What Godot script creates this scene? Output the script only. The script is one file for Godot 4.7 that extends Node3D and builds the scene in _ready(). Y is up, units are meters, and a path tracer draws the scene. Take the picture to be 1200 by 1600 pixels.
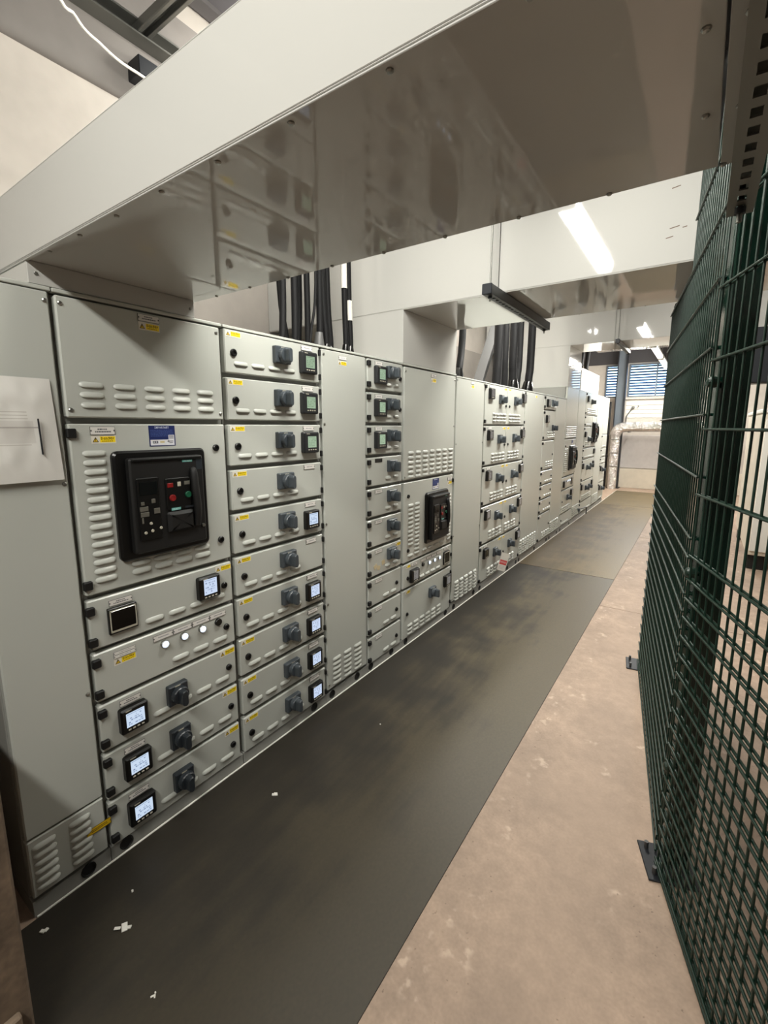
extends Node3D
# World: y up, metres. The switchgear row runs away from the camera along -z; its door faces lie in
# the plane x = XF. On that plane a place is (s, y) with s = -z.
const XF := -1.70
var M := {}
var cache := {}
var taken := {}

func _ready() -> void:
	# ------------------------------------------------------------ camera, sky, exposure, lamps
	var cam := Camera3D.new()
	cam.name = "camera"
	cam.position = Vector3(0, 1.65, 0)
	cam.rotation = Vector3(deg_to_rad(-9.1506), deg_to_rad(34.778), deg_to_rad(0.121))
	cam.near = 0.05
	cam.far = 60.0
	cam.projection = Camera3D.PROJECTION_FRUSTUM
	cam.size = 1600.0 / 707.5 * 0.05
	cam.frustum_offset = Vector2(0, -20.4 / 707.5 * 0.05)
	cam.current = true
	add_child(cam)
	var env := Environment.new()
	env.background_mode = Environment.BG_SKY
	var sky := Sky.new()
	var sm := ProceduralSkyMaterial.new()
	sm.sky_top_color = Color(0.32, 0.55, 0.9)
	sm.sky_horizon_color = Color(0.8, 0.93, 1.0)
	sm.ground_horizon_color = Color(0.5, 0.55, 0.58)
	sm.ground_bottom_color = Color(0.25, 0.25, 0.24)
	sm.sky_energy_multiplier = 2.2
	sky.sky_material = sm
	env.sky = sky
	env.tonemap_mode = Environment.TONE_MAPPER_LINEAR
	env.tonemap_exposure = 1.15
	env.sdfgi_enabled = true
	env.ssao_enabled = true
	env.ssil_enabled = true
	var we := WorldEnvironment.new()
	we.name = "world"
	we.environment = env
	add_child(we)
	materials()
	lamps()
	# ------------------------------------------------------------ structure, then things
	room()
	ducts()
	cabinets_near()
	cabinets_far()
	fence()
	cables()
	hangers()
	end_of_room()
	right_side()
	small_things()

# ================================================================ nodes
func numbered(called: String) -> String:
	if not taken.has(called):
		taken[called] = 0
		return called
	taken[called] += 1
	return "%s_%03d" % [called, taken[called]]

func tag(o: Node3D, label: String, category: String, group := "") -> Node3D:
	o.set_meta("label", label)
	o.set_meta("category", category)
	if group != "":
		o.set_meta("group", group)
	return o

func thing(called: String, label: String, category: String, at := Vector3.ZERO, turn := 0.0, group := "") -> Node3D:
	var o := Node3D.new()
	o.name = numbered(called)
	add_child(o)
	o.position = at
	o.rotation.y = turn
	return tag(o, label, category, group)

func struct(called: String, mesh: Mesh, mat: Material, at := Vector3.ZERO) -> MeshInstance3D:
	var o := MeshInstance3D.new()
	o.name = numbered(called)
	o.mesh = mesh
	o.material_override = mat
	o.position = at
	add_child(o)
	o.set_meta("kind", "structure")
	return o

func struct_root(called: String) -> Node3D:
	var o := Node3D.new()
	o.name = numbered(called)
	add_child(o)
	o.set_meta("kind", "structure")
	return o

# a part in its parent's own axes
func part(called: String, mesh: Mesh, mat: Material, parent: Node3D, at := Vector3.ZERO, rot := Vector3.ZERO) -> MeshInstance3D:
	var o := MeshInstance3D.new()
	o.name = called
	o.mesh = mesh
	o.material_override = mat
	o.position = at
	o.rotation = rot
	parent.add_child(o, true)
	return o

func origin(n: Node3D) -> Vector3:
	var p := Vector3.ZERO
	var k: Node = n
	while k != self:
		p += (k as Node3D).position
		k = k.get_parent()
	return p

# a part at a place of the world (parents that are not turned)
func put(called: String, mesh: Mesh, mat: Material, parent: Node3D, where: Vector3, rot := Vector3.ZERO) -> MeshInstance3D:
	return part(called, mesh, mat, parent, where - origin(parent), rot)

func F(s: float, y: float, d := 0.0) -> Vector3:
	return Vector3(XF + d, y, -s)

# ================================================================ mesh helpers
func new_st(smooth := false) -> SurfaceTool:
	var st := SurfaceTool.new()
	st.begin(Mesh.PRIMITIVE_TRIANGLES)
	st.set_smooth_group(0 if smooth else -1)
	return st

func tri(st: SurfaceTool, a: Vector3, b: Vector3, c: Vector3, n: Vector3) -> void:
	if (b - a).cross(c - a).dot(n) > 0.0:
		st.add_vertex(a); st.add_vertex(c); st.add_vertex(b)
	else:
		st.add_vertex(a); st.add_vertex(b); st.add_vertex(c)

func quad(st: SurfaceTool, a: Vector3, b: Vector3, c: Vector3, d: Vector3, n: Vector3) -> void:
	tri(st, a, b, c, n)
	tri(st, a, c, d, n)

func done(st: SurfaceTool) -> ArrayMesh:
	st.generate_normals()
	return st.commit()

func add_box(st: SurfaceTool, c: Vector3, size: Vector3, cut := 0.0) -> void:
	var h := size * 0.5
	var k: float = minf(cut, minf(h.x, minf(h.y, h.z)) * 0.9)
	for i in 3:
		var j := (i + 1) % 3
		var l := (i + 2) % 3
		for s in [-1.0, 1.0]:
			var v: Array[Vector3] = []
			for e in [[-1, -1], [1, -1], [1, 1], [-1, 1]]:
				var p := Vector3.ZERO
				p[i] = s * h[i]
				p[j] = e[0] * (h[j] - k)
				p[l] = e[1] * (h[l] - k)
				v.append(c + p)
			var n := Vector3.ZERO
			n[i] = s
			quad(st, v[0], v[1], v[2], v[3], n)
		if k > 0.0:
			for si in [-1.0, 1.0]:
				for sj in [-1.0, 1.0]:
					var a := Vector3.ZERO
					a[i] = si * h[i]; a[j] = sj * (h[j] - k); a[l] = -(h[l] - k)
					var b := a
					b[l] = h[l] - k
					var d := Vector3.ZERO
					d[i] = si * (h[i] - k); d[j] = sj * h[j]; d[l] = -(h[l] - k)
					var e2 := d
					e2[l] = h[l] - k
					var n2 := Vector3.ZERO
					n2[i] = si; n2[j] = sj
					quad(st, c + a, c + b, c + e2, c + d, n2)
	if k > 0.0:
		for sx in [-1.0, 1.0]:
			for sy in [-1.0, 1.0]:
				for sz in [-1.0, 1.0]:
					var g := Vector3(sx, sy, sz)
					tri(st, c + Vector3(sx * h.x, sy * (h.y - k), sz * (h.z - k)), c + Vector3(sx * (h.x - k), sy * h.y, sz * (h.z - k)), c + Vector3(sx * (h.x - k), sy * (h.y - k), sz * h.z), g)

func cb(x: float, y: float, z: float, cut := 0.002) -> Mesh:
	var key := "b%.4f,%.4f,%.4f,%.4f" % [x, y, z, cut]
	if not cache.has(key):
		var st := new_st()
		add_box(st, Vector3.ZERO, Vector3(x, y, z), cut)
		cache[key] = done(st)
	return cache[key]

# box between two corners, centred on its own middle; returns [mesh, centre]
func span(a: Vector3, b: Vector3, cut := 0.002) -> Array:
	var d := (b - a).abs()
	return [cb(d.x, d.y, d.z, cut), (a + b) * 0.5]

func put_span(called: String, mat: Material, parent: Node3D, a: Vector3, b: Vector3, cut := 0.002) -> MeshInstance3D:
	var r := span(a, b, cut)
	return put(called, r[0], mat, parent, r[1])

# lathe round the x axis: profile of Vector2(x, radius)
func lathe(key: String, prof: Array, n := 16) -> Mesh:
	key = "l" + key
	if not cache.has(key):
		var st := new_st()
		for i in prof.size() - 1:
			var p: Vector2 = prof[i]
			var q: Vector2 = prof[i + 1]
			for k in n:
				var a0 := TAU * k / n
				var a1 := TAU * (k + 1) / n
				var c0 := Vector3(0, cos(a0), sin(a0))
				var c1 := Vector3(0, cos(a1), sin(a1))
				var nrm := (c0 + c1).normalized() * (q.x - p.x) + Vector3.RIGHT * (p.y - q.y)
				if p.y < 1e-6:
					tri(st, Vector3(p.x, 0, 0), Vector3(q.x, 0, 0) + c0 * q.y, Vector3(q.x, 0, 0) + c1 * q.y, nrm)
				elif q.y < 1e-6:
					tri(st, Vector3(p.x, 0, 0) + c0 * p.y, Vector3(p.x, 0, 0) + c1 * p.y, Vector3(q.x, 0, 0), nrm)
				else:
					quad(st, Vector3(p.x, 0, 0) + c0 * p.y, Vector3(p.x, 0, 0) + c1 * p.y, Vector3(q.x, 0, 0) + c1 * q.y, Vector3(q.x, 0, 0) + c0 * q.y, nrm)
		cache[key] = done(st)
	return cache[key]

# rounded slab facing +x: width along z, height along y, from x = 0 to x = depth
func slab(w: float, h: float, r: float, depth: float, bev: float) -> Mesh:
	var key := "s%.4f,%.4f,%.4f,%.4f,%.4f" % [w, h, r, depth, bev]
	if not cache.has(key):
		var st := new_st()
		var back := rim(w, h, r, 0.0, 0.0)
		var mid := rim(w, h, r, depth - bev, 0.0)
		var front := rim(w, h, r, depth, bev)
		var n := back.size()
		for i in n:
			var j := (i + 1) % n
			var o := (mid[i] + mid[j]) * Vector3(0, 1, 1)
			quad(st, back[i], back[j], mid[j], mid[i], o)
			quad(st, mid[i], mid[j], front[j], front[i], o + Vector3(0.01, 0, 0))
			tri(st, Vector3(depth, 0, 0), front[i], front[j], Vector3.RIGHT)
		cache[key] = done(st)
	return cache[key]

func rim(w: float, h: float, r: float, x: float, inset: float) -> PackedVector3Array:
	var out := PackedVector3Array()
	for k in 4:
		var sy := 1.0 if k < 2 else -1.0
		var sz := 1.0 if k == 0 or k == 3 else -1.0
		for i in 5:
			var a := PI * 0.5 * (k + i / 4.0)
			out.append(Vector3(x, sy * (h * 0.5 - r) + sin(a) * (r - inset * 0.999), sz * (w * 0.5 - r) + cos(a) * (r - inset * 0.999)))
	return out

# pressed louvre: closed at the top, open lip at the bottom
func louvre(w: float, h: float, d: float) -> Mesh:
	var key := "v%.4f,%.4f,%.4f" % [w, h, d]
	if not cache.has(key):
		var st := new_st(true)
		var sec := [Vector2(0.5, 0.0), Vector2(0.36, 0.42), Vector2(0.1, 0.78), Vector2(-0.22, 1.0), Vector2(-0.42, 0.96), Vector2(-0.5, 0.8)]
		var e: float = minf(h * 0.75, w * 0.3)
		var zs := [-w * 0.5, -w * 0.5 + e * 0.3, -w * 0.5 + e, w * 0.5 - e, w * 0.5 - e * 0.3, w * 0.5]
		var fs := [0.0, 0.62, 1.0, 1.0, 0.62, 0.0]
		var hs := [0.35, 0.8, 1.0, 1.0, 0.8, 0.35]
		for i in 5:
			for k in 5:
				var p: Array[Vector3] = []
				for e2 in [[i, k], [i + 1, k], [i + 1, k + 1], [i, k + 1]]:
					var c: Vector2 = sec[e2[1]]
					p.append(Vector3(c.y * d * fs[e2[0]], c.x * h * hs[e2[0]], zs[e2[0]]))
				quad(st, p[0], p[1], p[2], p[3], Vector3(1, 0.3, 0))
		st.set_smooth_group(-1)
		for i in 5:
			quad(st, Vector3(0.8 * d * fs[i], -0.5 * h * hs[i], zs[i]), Vector3(0.8 * d * fs[i + 1], -0.5 * h * hs[i + 1], zs[i + 1]), Vector3(0, -0.3 * h * hs[i + 1], zs[i + 1]), Vector3(0, -0.3 * h * hs[i], zs[i]), Vector3.DOWN)
		cache[key] = done(st)
	return cache[key]

# flat plate facing +x with its picture upright for someone in the aisle
func plate(w: float, h: float, t := 0.0015) -> Mesh:
	var key := "p%.4f,%.4f,%.4f" % [w, h, t]
	if not cache.has(key):
		var st := new_st()
		var v := [Vector3(t, h / 2, w / 2), Vector3(t, h / 2, -w / 2), Vector3(t, -h / 2, -w / 2), Vector3(t, -h / 2, w / 2)]
		var uv := [Vector2(0, 0), Vector2(1, 0), Vector2(1, 1), Vector2(0, 1)]
		for k in [0, 1, 2, 0, 2, 3]:
			st.set_uv(uv[k])
			st.add_vertex(v[k])
		st.set_uv(Vector2(0.01, 0.01))
		for k in 4:
			var a: Vector3 = v[k]
			var b: Vector3 = v[(k + 1) % 4]
			quad(st, a, b, b - Vector3(t, 0, 0), a - Vector3(t, 0, 0), (a + b) * Vector3(0, 1, 1))
		cache[key] = done(st)
	return cache[key]

func tube(pts: Array, r, n := 12) -> Mesh:
	var st := new_st(true)
	var rings: Array = []
	var up := Vector3(0.31, 0.2, 0.93)
	for i in pts.size():
		var p: Vector3 = pts[i]
		var a: Vector3 = pts[maxi(i - 1, 0)]
		var b: Vector3 = pts[mini(i + 1, pts.size() - 1)]
		var t := (b - a).normalized()
		var u := up.slide(t).normalized()
		up = u
		var w := t.cross(u)
		var rr: float = r[i] if r is Array else r
		var ring := PackedVector3Array()
		for k in n:
			var g := TAU * k / n
			ring.append(p + (u * cos(g) + w * sin(g)) * rr)
		rings.append(ring)
	for i in rings.size() - 1:
		var r0: PackedVector3Array = rings[i]
		var r1: PackedVector3Array = rings[i + 1]
		var c: Vector3 = (pts[i] + pts[i + 1]) * 0.5
		for k in n:
			var l := (k + 1) % n
			quad(st, r0[k], r0[l], r1[l], r1[k], (r0[k] + r1[l]) * 0.5 - c)
	st.set_smooth_group(-1)
	for e in [0, rings.size() - 1]:
		var rg: PackedVector3Array = rings[e]
		var other: Vector3 = pts[1] if e == 0 else pts[e - 1]
		for k in n:
			tri(st, pts[e], rg[k], rg[(k + 1) % n], pts[e] - other)
	return done(st)

func curve(pts: Array, steps := 6) -> Array:
	var out: Array = []
	for i in pts.size() - 1:
		var p0: Vector3 = pts[maxi(i - 1, 0)]
		var p1: Vector3 = pts[i]
		var p2: Vector3 = pts[i + 1]
		var p3: Vector3 = pts[mini(i + 2, pts.size() - 1)]
		for k in steps:
			out.append(p1.cubic_interpolate(p2, p0, p3, k / float(steps)))
	out.append(pts[-1])
	return out

func rod(h: float, r: float, n := 6) -> Mesh:
	var key := "c%.4f,%.4f,%d" % [h, r, n]
	if not cache.has(key):
		var c := CylinderMesh.new()
		c.height = h
		c.top_radius = r
		c.bottom_radius = r
		c.radial_segments = n
		c.rings = 1
		cache[key] = c
	return cache[key]

# ================================================================ materials
func mat(col: Color, rough := 0.5, metal := 0.0, spec := 0.5) -> StandardMaterial3D:
	var m := StandardMaterial3D.new()
	m.albedo_color = col
	m.roughness = rough
	m.metallic = metal
	m.metallic_specular = spec
	return m

func glow(col: Color, e: float) -> StandardMaterial3D:
	var m := mat(col, 0.3)
	m.emission_enabled = true
	m.emission = col
	m.emission_energy_multiplier = e
	return m

func pic(img: Image, rough := 0.5) -> StandardMaterial3D:
	var m := mat(Color.WHITE, rough)
	m.albedo_texture = ImageTexture.create_from_image(img)
	return m

func noise(sd: int, f: float, oct := 4) -> FastNoiseLite:
	var n := FastNoiseLite.new()
	n.seed = sd
	n.frequency = f
	n.fractal_octaves = oct
	n.noise_type = FastNoiseLite.TYPE_SIMPLEX_SMOOTH
	return n

# seamless square picture: f(u, v) sampled on a torus of noise
func field(size: int, fn: Callable) -> Image:
	var img := Image.create(size, size, true, Image.FORMAT_RGB8)
	for y in size:
		for x in size:
			img.set_pixel(x, y, fn.call(x / float(size), y / float(size)))
	img.generate_mipmaps()
	return img

func torus(n: FastNoiseLite, u: float, v: float, k := 1.0) -> float:
	# blend of shifted samples makes the tile repeat without a seam
	var a := lerpf(n.get_noise_2d(u * k, v * k), n.get_noise_2d((u - 1.0) * k, v * k), smoothstep(0.7, 1.0, u))
	var b := lerpf(n.get_noise_2d(u * k, (v - 1.0) * k), n.get_noise_2d((u - 1.0) * k, (v - 1.0) * k), smoothstep(0.7, 1.0, u))
	return lerpf(a, b, smoothstep(0.7, 1.0, v))

func triplanar(m: StandardMaterial3D, img: Image, metres: float) -> StandardMaterial3D:
	m.albedo_texture = ImageTexture.create_from_image(img)
	m.uv1_triplanar = true
	m.uv1_world_triplanar = true
	m.uv1_scale = Vector3.ONE / metres
	return m

func materials() -> void:
	M.paint = mat(Color(0.728, 0.738, 0.712), 0.27)
	M.frame = mat(Color(0.56, 0.56, 0.54), 0.45)
	M.duct = mat(Color(0.715, 0.712, 0.695), 0.045, 0.0, 0.5)
	M.black = mat(Color(0.025, 0.026, 0.028), 0.35)
	M.charcoal = mat(Color(0.13, 0.135, 0.145), 0.4)
	M.black_matt = mat(Color(0.03, 0.03, 0.03), 0.6)
	M.hole = mat(Color(0.012, 0.012, 0.012), 0.9)
	M.slate = mat(Color(0.25, 0.275, 0.295), 0.38)
	M.dim_key = mat(Color(0.36, 0.35, 0.32), 0.5)
	M.slate_dark = mat(Color(0.15, 0.17, 0.19), 0.32)
	M.steel = mat(Color(0.6, 0.6, 0.58), 0.3, 0.9)
	M.zinc = mat(Color(0.5, 0.5, 0.48), 0.45, 0.75)
	M.zinc_dark = mat(Color(0.33, 0.33, 0.33), 0.45, 0.6)
	M.green = mat(Color(0.04, 0.145, 0.105), 0.42)
	M.green_gloss = mat(Color(0.025, 0.12, 0.09), 0.12)
	M.cable = mat(Color(0.075, 0.075, 0.08), 0.6, 0.0, 0.3)
	M.cable_grey = mat(Color(0.36, 0.36, 0.36), 0.4)
	M.boot = mat(Color(0.03, 0.03, 0.032), 0.22)
	M.white = mat(Color(0.88, 0.87, 0.84), 0.45)
	M.white_plastic = mat(Color(0.85, 0.84, 0.81), 0.4)
	M.foil = mat(Color(0.88, 0.87, 0.86), 0.22, 1.0)
	var fn0 := noise(31, 1.0, 3)
	var fimg := field(128, func(u, v): 
		var h: float = torus(fn0, u, v, 14.0) * 0.5 + 0.5
		return Color(h, h, h))
	fimg.bump_map_to_normal_map(14.0)
	M.foil.normal_enabled = true
	M.foil.normal_texture = ImageTexture.create_from_image(fimg)
	M.foil.uv1_triplanar = true
	M.foil.uv1_world_triplanar = true
	M.foil.uv1_scale = Vector3.ONE / 0.5
	M.red = mat(Color(0.5, 0.06, 0.06), 0.45)
	M.green_button = mat(Color(0.02, 0.3, 0.2), 0.4)
	M.teal = mat(Color(0.3, 0.55, 0.53), 0.5)
	M.pale_key = mat(Color(0.7, 0.68, 0.62), 0.5)
	M.lamp_white = glow(Color(0.88, 0.93, 1.0), 0.9)
	M.tube = glow(Color(1.0, 0.975, 0.93), 4.0)
	M.batten = mat(Color(0.9, 0.9, 0.88), 0.4)
	M.channel_dark = mat(Color(0.24, 0.25, 0.25), 0.45, 0.3)
	M.dark_steel = mat(Color(0.11, 0.12, 0.14), 0.5, 0.2)
	M.steel_web = mat(Color(0.42, 0.45, 0.48), 0.45, 0.3)
	M.slat = mat(Color(0.2, 0.26, 0.3), 0.5)
	M.ceiling = mat(Color(0.36, 0.345, 0.345), 0.6)
	M.ceiling_dark = mat(Color(0.25, 0.24, 0.25), 0.6)
	M.tape_dark = mat(Color(0.4, 0.33, 0.27), 0.7)
	M.tape = mat(Color(0.8, 0.74, 0.6), 0.6)
	# walls: painted blockwork, faintly uneven
	var nw := noise(5, 1.0, 5)
	var wall_img := field(256, func(u, v):
		var k: float = 1.0 + 0.05 * torus(nw, u, v, 3.0) + 0.03 * torus(nw, u, v, 17.0)
		return Color(0.77 * k, 0.74 * k, 0.705 * k))
	M.wall = triplanar(mat(Color.WHITE, 0.75), wall_img, 2.5)
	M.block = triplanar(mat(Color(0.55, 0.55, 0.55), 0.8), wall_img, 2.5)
	M.wall_lower = triplanar(mat(Color(0.86, 0.86, 0.86), 0.6), wall_img, 2.5)
	M.cream = triplanar(mat(Color(1.05, 1.04, 1.0), 0.7), wall_img, 2.5)
	M.grey_panel = triplanar(mat(Color(0.98, 0.99, 1.02), 0.5), wall_img, 2.5)
	M.soffit = triplanar(mat(Color(0.66, 0.66, 0.67), 0.7), wall_img, 2.5)
	# concrete screed with scuffs and pale scrapes
	var n1 := noise(11, 1.0, 5)
	var n2 := noise(12, 1.0, 4)
	var n3 := noise(13, 1.0, 3)
	var conc := field(768, func(u, v):
		var k: float = 1.0 + 0.1 * torus(n1, u, v, 4.0) + 0.07 * torus(n2, u, v, 22.0) + 0.05 * torus(n3, u, v, 110.0)
		var scrape: float = smoothstep(0.22, 0.5, torus(n2, u, v, 7.0)) * smoothstep(0.0, 0.4, torus(n1, u, v, 26.0))
		var spot: float = smoothstep(0.6, 0.72, torus(n3, u, v, 60.0))
		var c := Color(0.63 * k, 0.545 * k, 0.475 * k)
		c = c.lerp(Color(0.86, 0.77, 0.69), scrape * 0.5)
		return c.lerp(Color(0.33, 0.27, 0.22), spot * 0.5))
	M.concrete = triplanar(mat(Color.WHITE, 0.62), conc, 1.7)
	# rubber mat: dark along the panels, paler towards its open edge, streaks along its length
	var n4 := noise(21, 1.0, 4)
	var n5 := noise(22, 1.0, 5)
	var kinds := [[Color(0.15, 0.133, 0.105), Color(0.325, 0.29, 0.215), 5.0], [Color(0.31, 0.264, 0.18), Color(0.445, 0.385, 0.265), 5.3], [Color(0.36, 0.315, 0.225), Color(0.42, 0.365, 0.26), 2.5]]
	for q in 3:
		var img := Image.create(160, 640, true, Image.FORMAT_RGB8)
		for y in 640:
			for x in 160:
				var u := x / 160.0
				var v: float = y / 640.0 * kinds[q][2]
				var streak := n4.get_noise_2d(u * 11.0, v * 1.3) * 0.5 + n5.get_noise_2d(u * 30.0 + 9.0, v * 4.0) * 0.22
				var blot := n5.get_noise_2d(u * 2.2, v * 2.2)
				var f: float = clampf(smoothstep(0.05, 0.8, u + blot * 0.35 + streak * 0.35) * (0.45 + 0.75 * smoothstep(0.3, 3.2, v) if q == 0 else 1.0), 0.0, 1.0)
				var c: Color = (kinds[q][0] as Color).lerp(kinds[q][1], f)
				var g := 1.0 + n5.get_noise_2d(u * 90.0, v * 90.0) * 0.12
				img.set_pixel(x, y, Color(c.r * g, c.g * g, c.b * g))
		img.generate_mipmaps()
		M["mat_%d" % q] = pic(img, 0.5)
	# weathered timber / rough concrete of the near jamb
	var n6 := noise(41, 1.0, 5)
	var jamb := field(256, func(u, v):
		var k: float = 1.0 + 0.25 * torus(n6, u * 2.0, v, 5.0) + 0.15 * torus(n6, u, v, 40.0)
		return Color(0.44 * k, 0.38 * k, 0.32 * k))
	M.jamb = triplanar(mat(Color.WHITE, 0.8), jamb, 1.0)
	# printed things
	M.label = pic(print_lines(64, 20, Color(0.86, 0.85, 0.83), Color(0.35, 0.35, 0.36), [[0.3, 0.3, 0.7], [0.6, 0.2, 0.8]]))
	M.label_one = pic(print_lines(64, 20, Color(0.88, 0.87, 0.85), Color(0.5, 0.5, 0.52), [[0.48, 0.25, 0.75]]))
	M.warning = pic(warning_print())
	M.yellow_strip = pic(print_lines(96, 20, Color(0.88, 0.72, 0.08), Color(0.42, 0.32, 0.03), [[0.35, 0.15, 0.85], [0.62, 0.2, 0.8]]))
	M.blue_sign = pic(blue_print())
	M.maker = pic(word_plate("SIEMENS", Color(0.33, 0.6, 0.58), Color(0.75, 0.85, 0.84)))
	M.danger_tag = pic(tag_print())
	M.paper = pic(paper_print(), 0.35)
	M.lcd_white = screen(lcd(Color(0.80, 0.86, 0.96), Color(0.5, 0.56, 0.68), 3), 0.85)
	M.lcd_white_b = screen(lcd(Color(0.80, 0.87, 0.95), Color(0.45, 0.52, 0.66), 8), 0.85)
	M.lcd_green = screen(lcd(Color(0.66, 0.76, 0.64), Color(0.48, 0.57, 0.47), 5), 0.75)
	M.lcd_pale = screen(lcd(Color(0.75, 0.74, 0.72), Color(0.55, 0.52, 0.52), 6), 0.3)
	M.glass = mat(Color(0.008, 0.009, 0.01), 0.08)
	M.display = mat(Color(0.01, 0.022, 0.028), 0.12)

func screen(img: Image, e: float) -> StandardMaterial3D:
	var m := mat(Color(0.02, 0.02, 0.02), 0.2)
	m.emission_enabled = true
	m.emission = Color.WHITE
	m.emission_texture = ImageTexture.create_from_image(img)
	m.emission_energy_multiplier = e
	m.emission_operator = BaseMaterial3D.EMISSION_OP_MULTIPLY
	return m

func fresh(w: int, h: int, c: Color) -> Image:
	var img := Image.create(w, h, false, Image.FORMAT_RGB8)
	img.fill(c)
	return img

func print_lines(w: int, h: int, bg: Color, ink: Color, lines: Array) -> Image:
	var img := fresh(w, h, bg)
	var rng := RandomNumberGenerator.new()
	rng.seed = 4
	for l in lines:
		var x := int(l[1] * w)
		while x < int(l[2] * w):
			var k := rng.randi_range(2, 6)
			img.fill_rect(Rect2i(x, int(l[0] * h) - 1, k, 3), ink)
			x += k + 1
	for e in [Rect2i(0, 0, w, 1), Rect2i(0, h - 1, w, 1), Rect2i(0, 0, 1, h), Rect2i(w - 1, 0, 1, h)]:
		img.fill_rect(e, bg.darkened(0.45))  # dark outline painted in for the shadow round a plate's edge
	for x in [1, w - 4]:
		img.fill_rect(Rect2i(x, h / 2 - 2, 3, 4), Color(0.25, 0.25, 0.25))
	return img

const GLYPHS := {
	"A": "010101111101101", "D": "110101101101110", "E": "111100110100111", "G": "011100101101011", "I": "111010010010111",
	"M": "101111111101101", "N": "111101101101101", "O": "010101101101010", "P": "110101110100100", "R": "110101110101101",
	"S": "011100010001110", "T": "111010010010010", "a": "000011101101011", "g": "011101011001110", "e": "010101111100011",
	"n": "000110101101101", "r": "000101110100100",
}

func write(img: Image, text: String, x: int, y: int, px: int, ink: Color) -> void:
	for ch in text:
		if GLYPHS.has(ch):
			var g: String = GLYPHS[ch]
			for k in 15:
				if g[k] == "1":
					img.fill_rect(Rect2i(x + (k % 3) * px, y + (k / 3) * px, px, px), ink)
		x += 4 * px

func word_plate(text: String, bg: Color, ink: Color) -> Image:
	var img := fresh(62, 16, bg)
	write(img, text, 4, 3, 2, ink)
	return img

func warning_print() -> Image:
	var img := fresh(128, 44, Color(0.87, 0.85, 0.8))
	img.fill_rect(Rect2i(44, 6, 80, 32), Color(0.98, 0.86, 0.08))
	for y in 28:
		var half := int(y * 0.58)
		for x in range(-half, half + 1):
			var edge := absi(x) > half - 3 or y > 24
			img.set_pixel(21 + x, 8 + y, Color(0.18, 0.15, 0.05) if edge else Color(0.86, 0.72, 0.15))
	img.fill_rect(Rect2i(20, 15, 3, 9), Color(0.18, 0.15, 0.05))
	img.fill_rect(Rect2i(18, 22, 3, 8), Color(0.18, 0.15, 0.05))
	write(img, "Danger", 50, 9, 3, Color(0.35, 0.26, 0.02))
	for k in 6:
		img.fill_rect(Rect2i(54 + k * 10, 29, 7, 4), Color(0.45, 0.34, 0.03))
	return img

func blue_print() -> Image:
	var img := fresh(130, 100, Color(0.06, 0.13, 0.36))
	write(img, "IMPORTANT", 29, 5, 2, Color(0.85, 0.87, 0.92))
	var rng := RandomNumberGenerator.new()
	rng.seed = 9
	for r in 5:
		var x := 8
		while x < 118:
			var k := rng.randi_range(3, 9)
			img.fill_rect(Rect2i(x, 21 + r * 7, mini(k, 120 - x), 3), Color(0.3, 0.38, 0.6))
			x += k + 2
	img.fill_rect(Rect2i(5, 68, 120, 28), Color(0.86, 0.86, 0.88))
	img.fill_rect(Rect2i(95, 46, 30, 22), Color(0.86, 0.86, 0.88))
	for r in 3:
		img.fill_rect(Rect2i(98, 49 + r * 6, 24, 3), Color(0.4, 0.4, 0.45))
	img.fill_rect(Rect2i(16, 74, 26, 12), Color(0.35, 0.36, 0.4))
	img.fill_rect(Rect2i(20, 77, 5, 5), Color(0.86, 0.86, 0.88))
	img.fill_rect(Rect2i(31, 77, 5, 5), Color(0.86, 0.86, 0.88))
	img.fill_rect(Rect2i(52, 75, 22, 9), Color(0.8, 0.74, 0.55))
	img.fill_rect(Rect2i(88, 75, 30, 3), Color(0.15, 0.15, 0.17))
	img.fill_rect(Rect2i(94, 71, 3, 12), Color(0.15, 0.15, 0.17))
	img.fill_rect(Rect2i(98, 83, 18, 3), Color(0.45, 0.45, 0.48))
	return img

func tag_print() -> Image:
	var img := fresh(60, 110, Color(0.93, 0.92, 0.89))
	img.fill_rect(Rect2i(4, 44, 52, 28), Color(0.86, 0.3, 0.3))
	write(img, "DANGER", 7, 52, 2, Color(0.97, 0.85, 0.84))
	for r in 3:
		img.fill_rect(Rect2i(8, 80 + r * 8, 40, 2), Color(0.75, 0.72, 0.72))
	return img

func paper_print() -> Image:
	var img := fresh(160, 160, Color(0.87, 0.86, 0.84))
	for r in 11:
		img.fill_rect(Rect2i(0, 52 + r * 5, 100, 1), Color(0.72, 0.70, 0.67))
	img.fill_rect(Rect2i(0, 66, 110, 34), Color(0.82, 0.81, 0.79))
	img.fill_rect(Rect2i(0, 75, 120, 2), Color(0.68, 0.66, 0.64))
	return img

func lcd(bg: Color, ink: Color, sd: int) -> Image:
	var img := fresh(48, 48, bg)
	var rng := RandomNumberGenerator.new()
	rng.seed = sd
	img.fill_rect(Rect2i(2, 3, 40, 2), ink.lerp(bg, 0.3))
	for r in 5:
		var x := 5
		while x < 40:
			var k := rng.randi_range(2, 6)
			if rng.randf() > 0.35:
				img.fill_rect(Rect2i(x, 10 + r * 7, k, 4), ink.lerp(bg, rng.randf() * 0.6))
			x += k + 2
	return img

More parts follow.
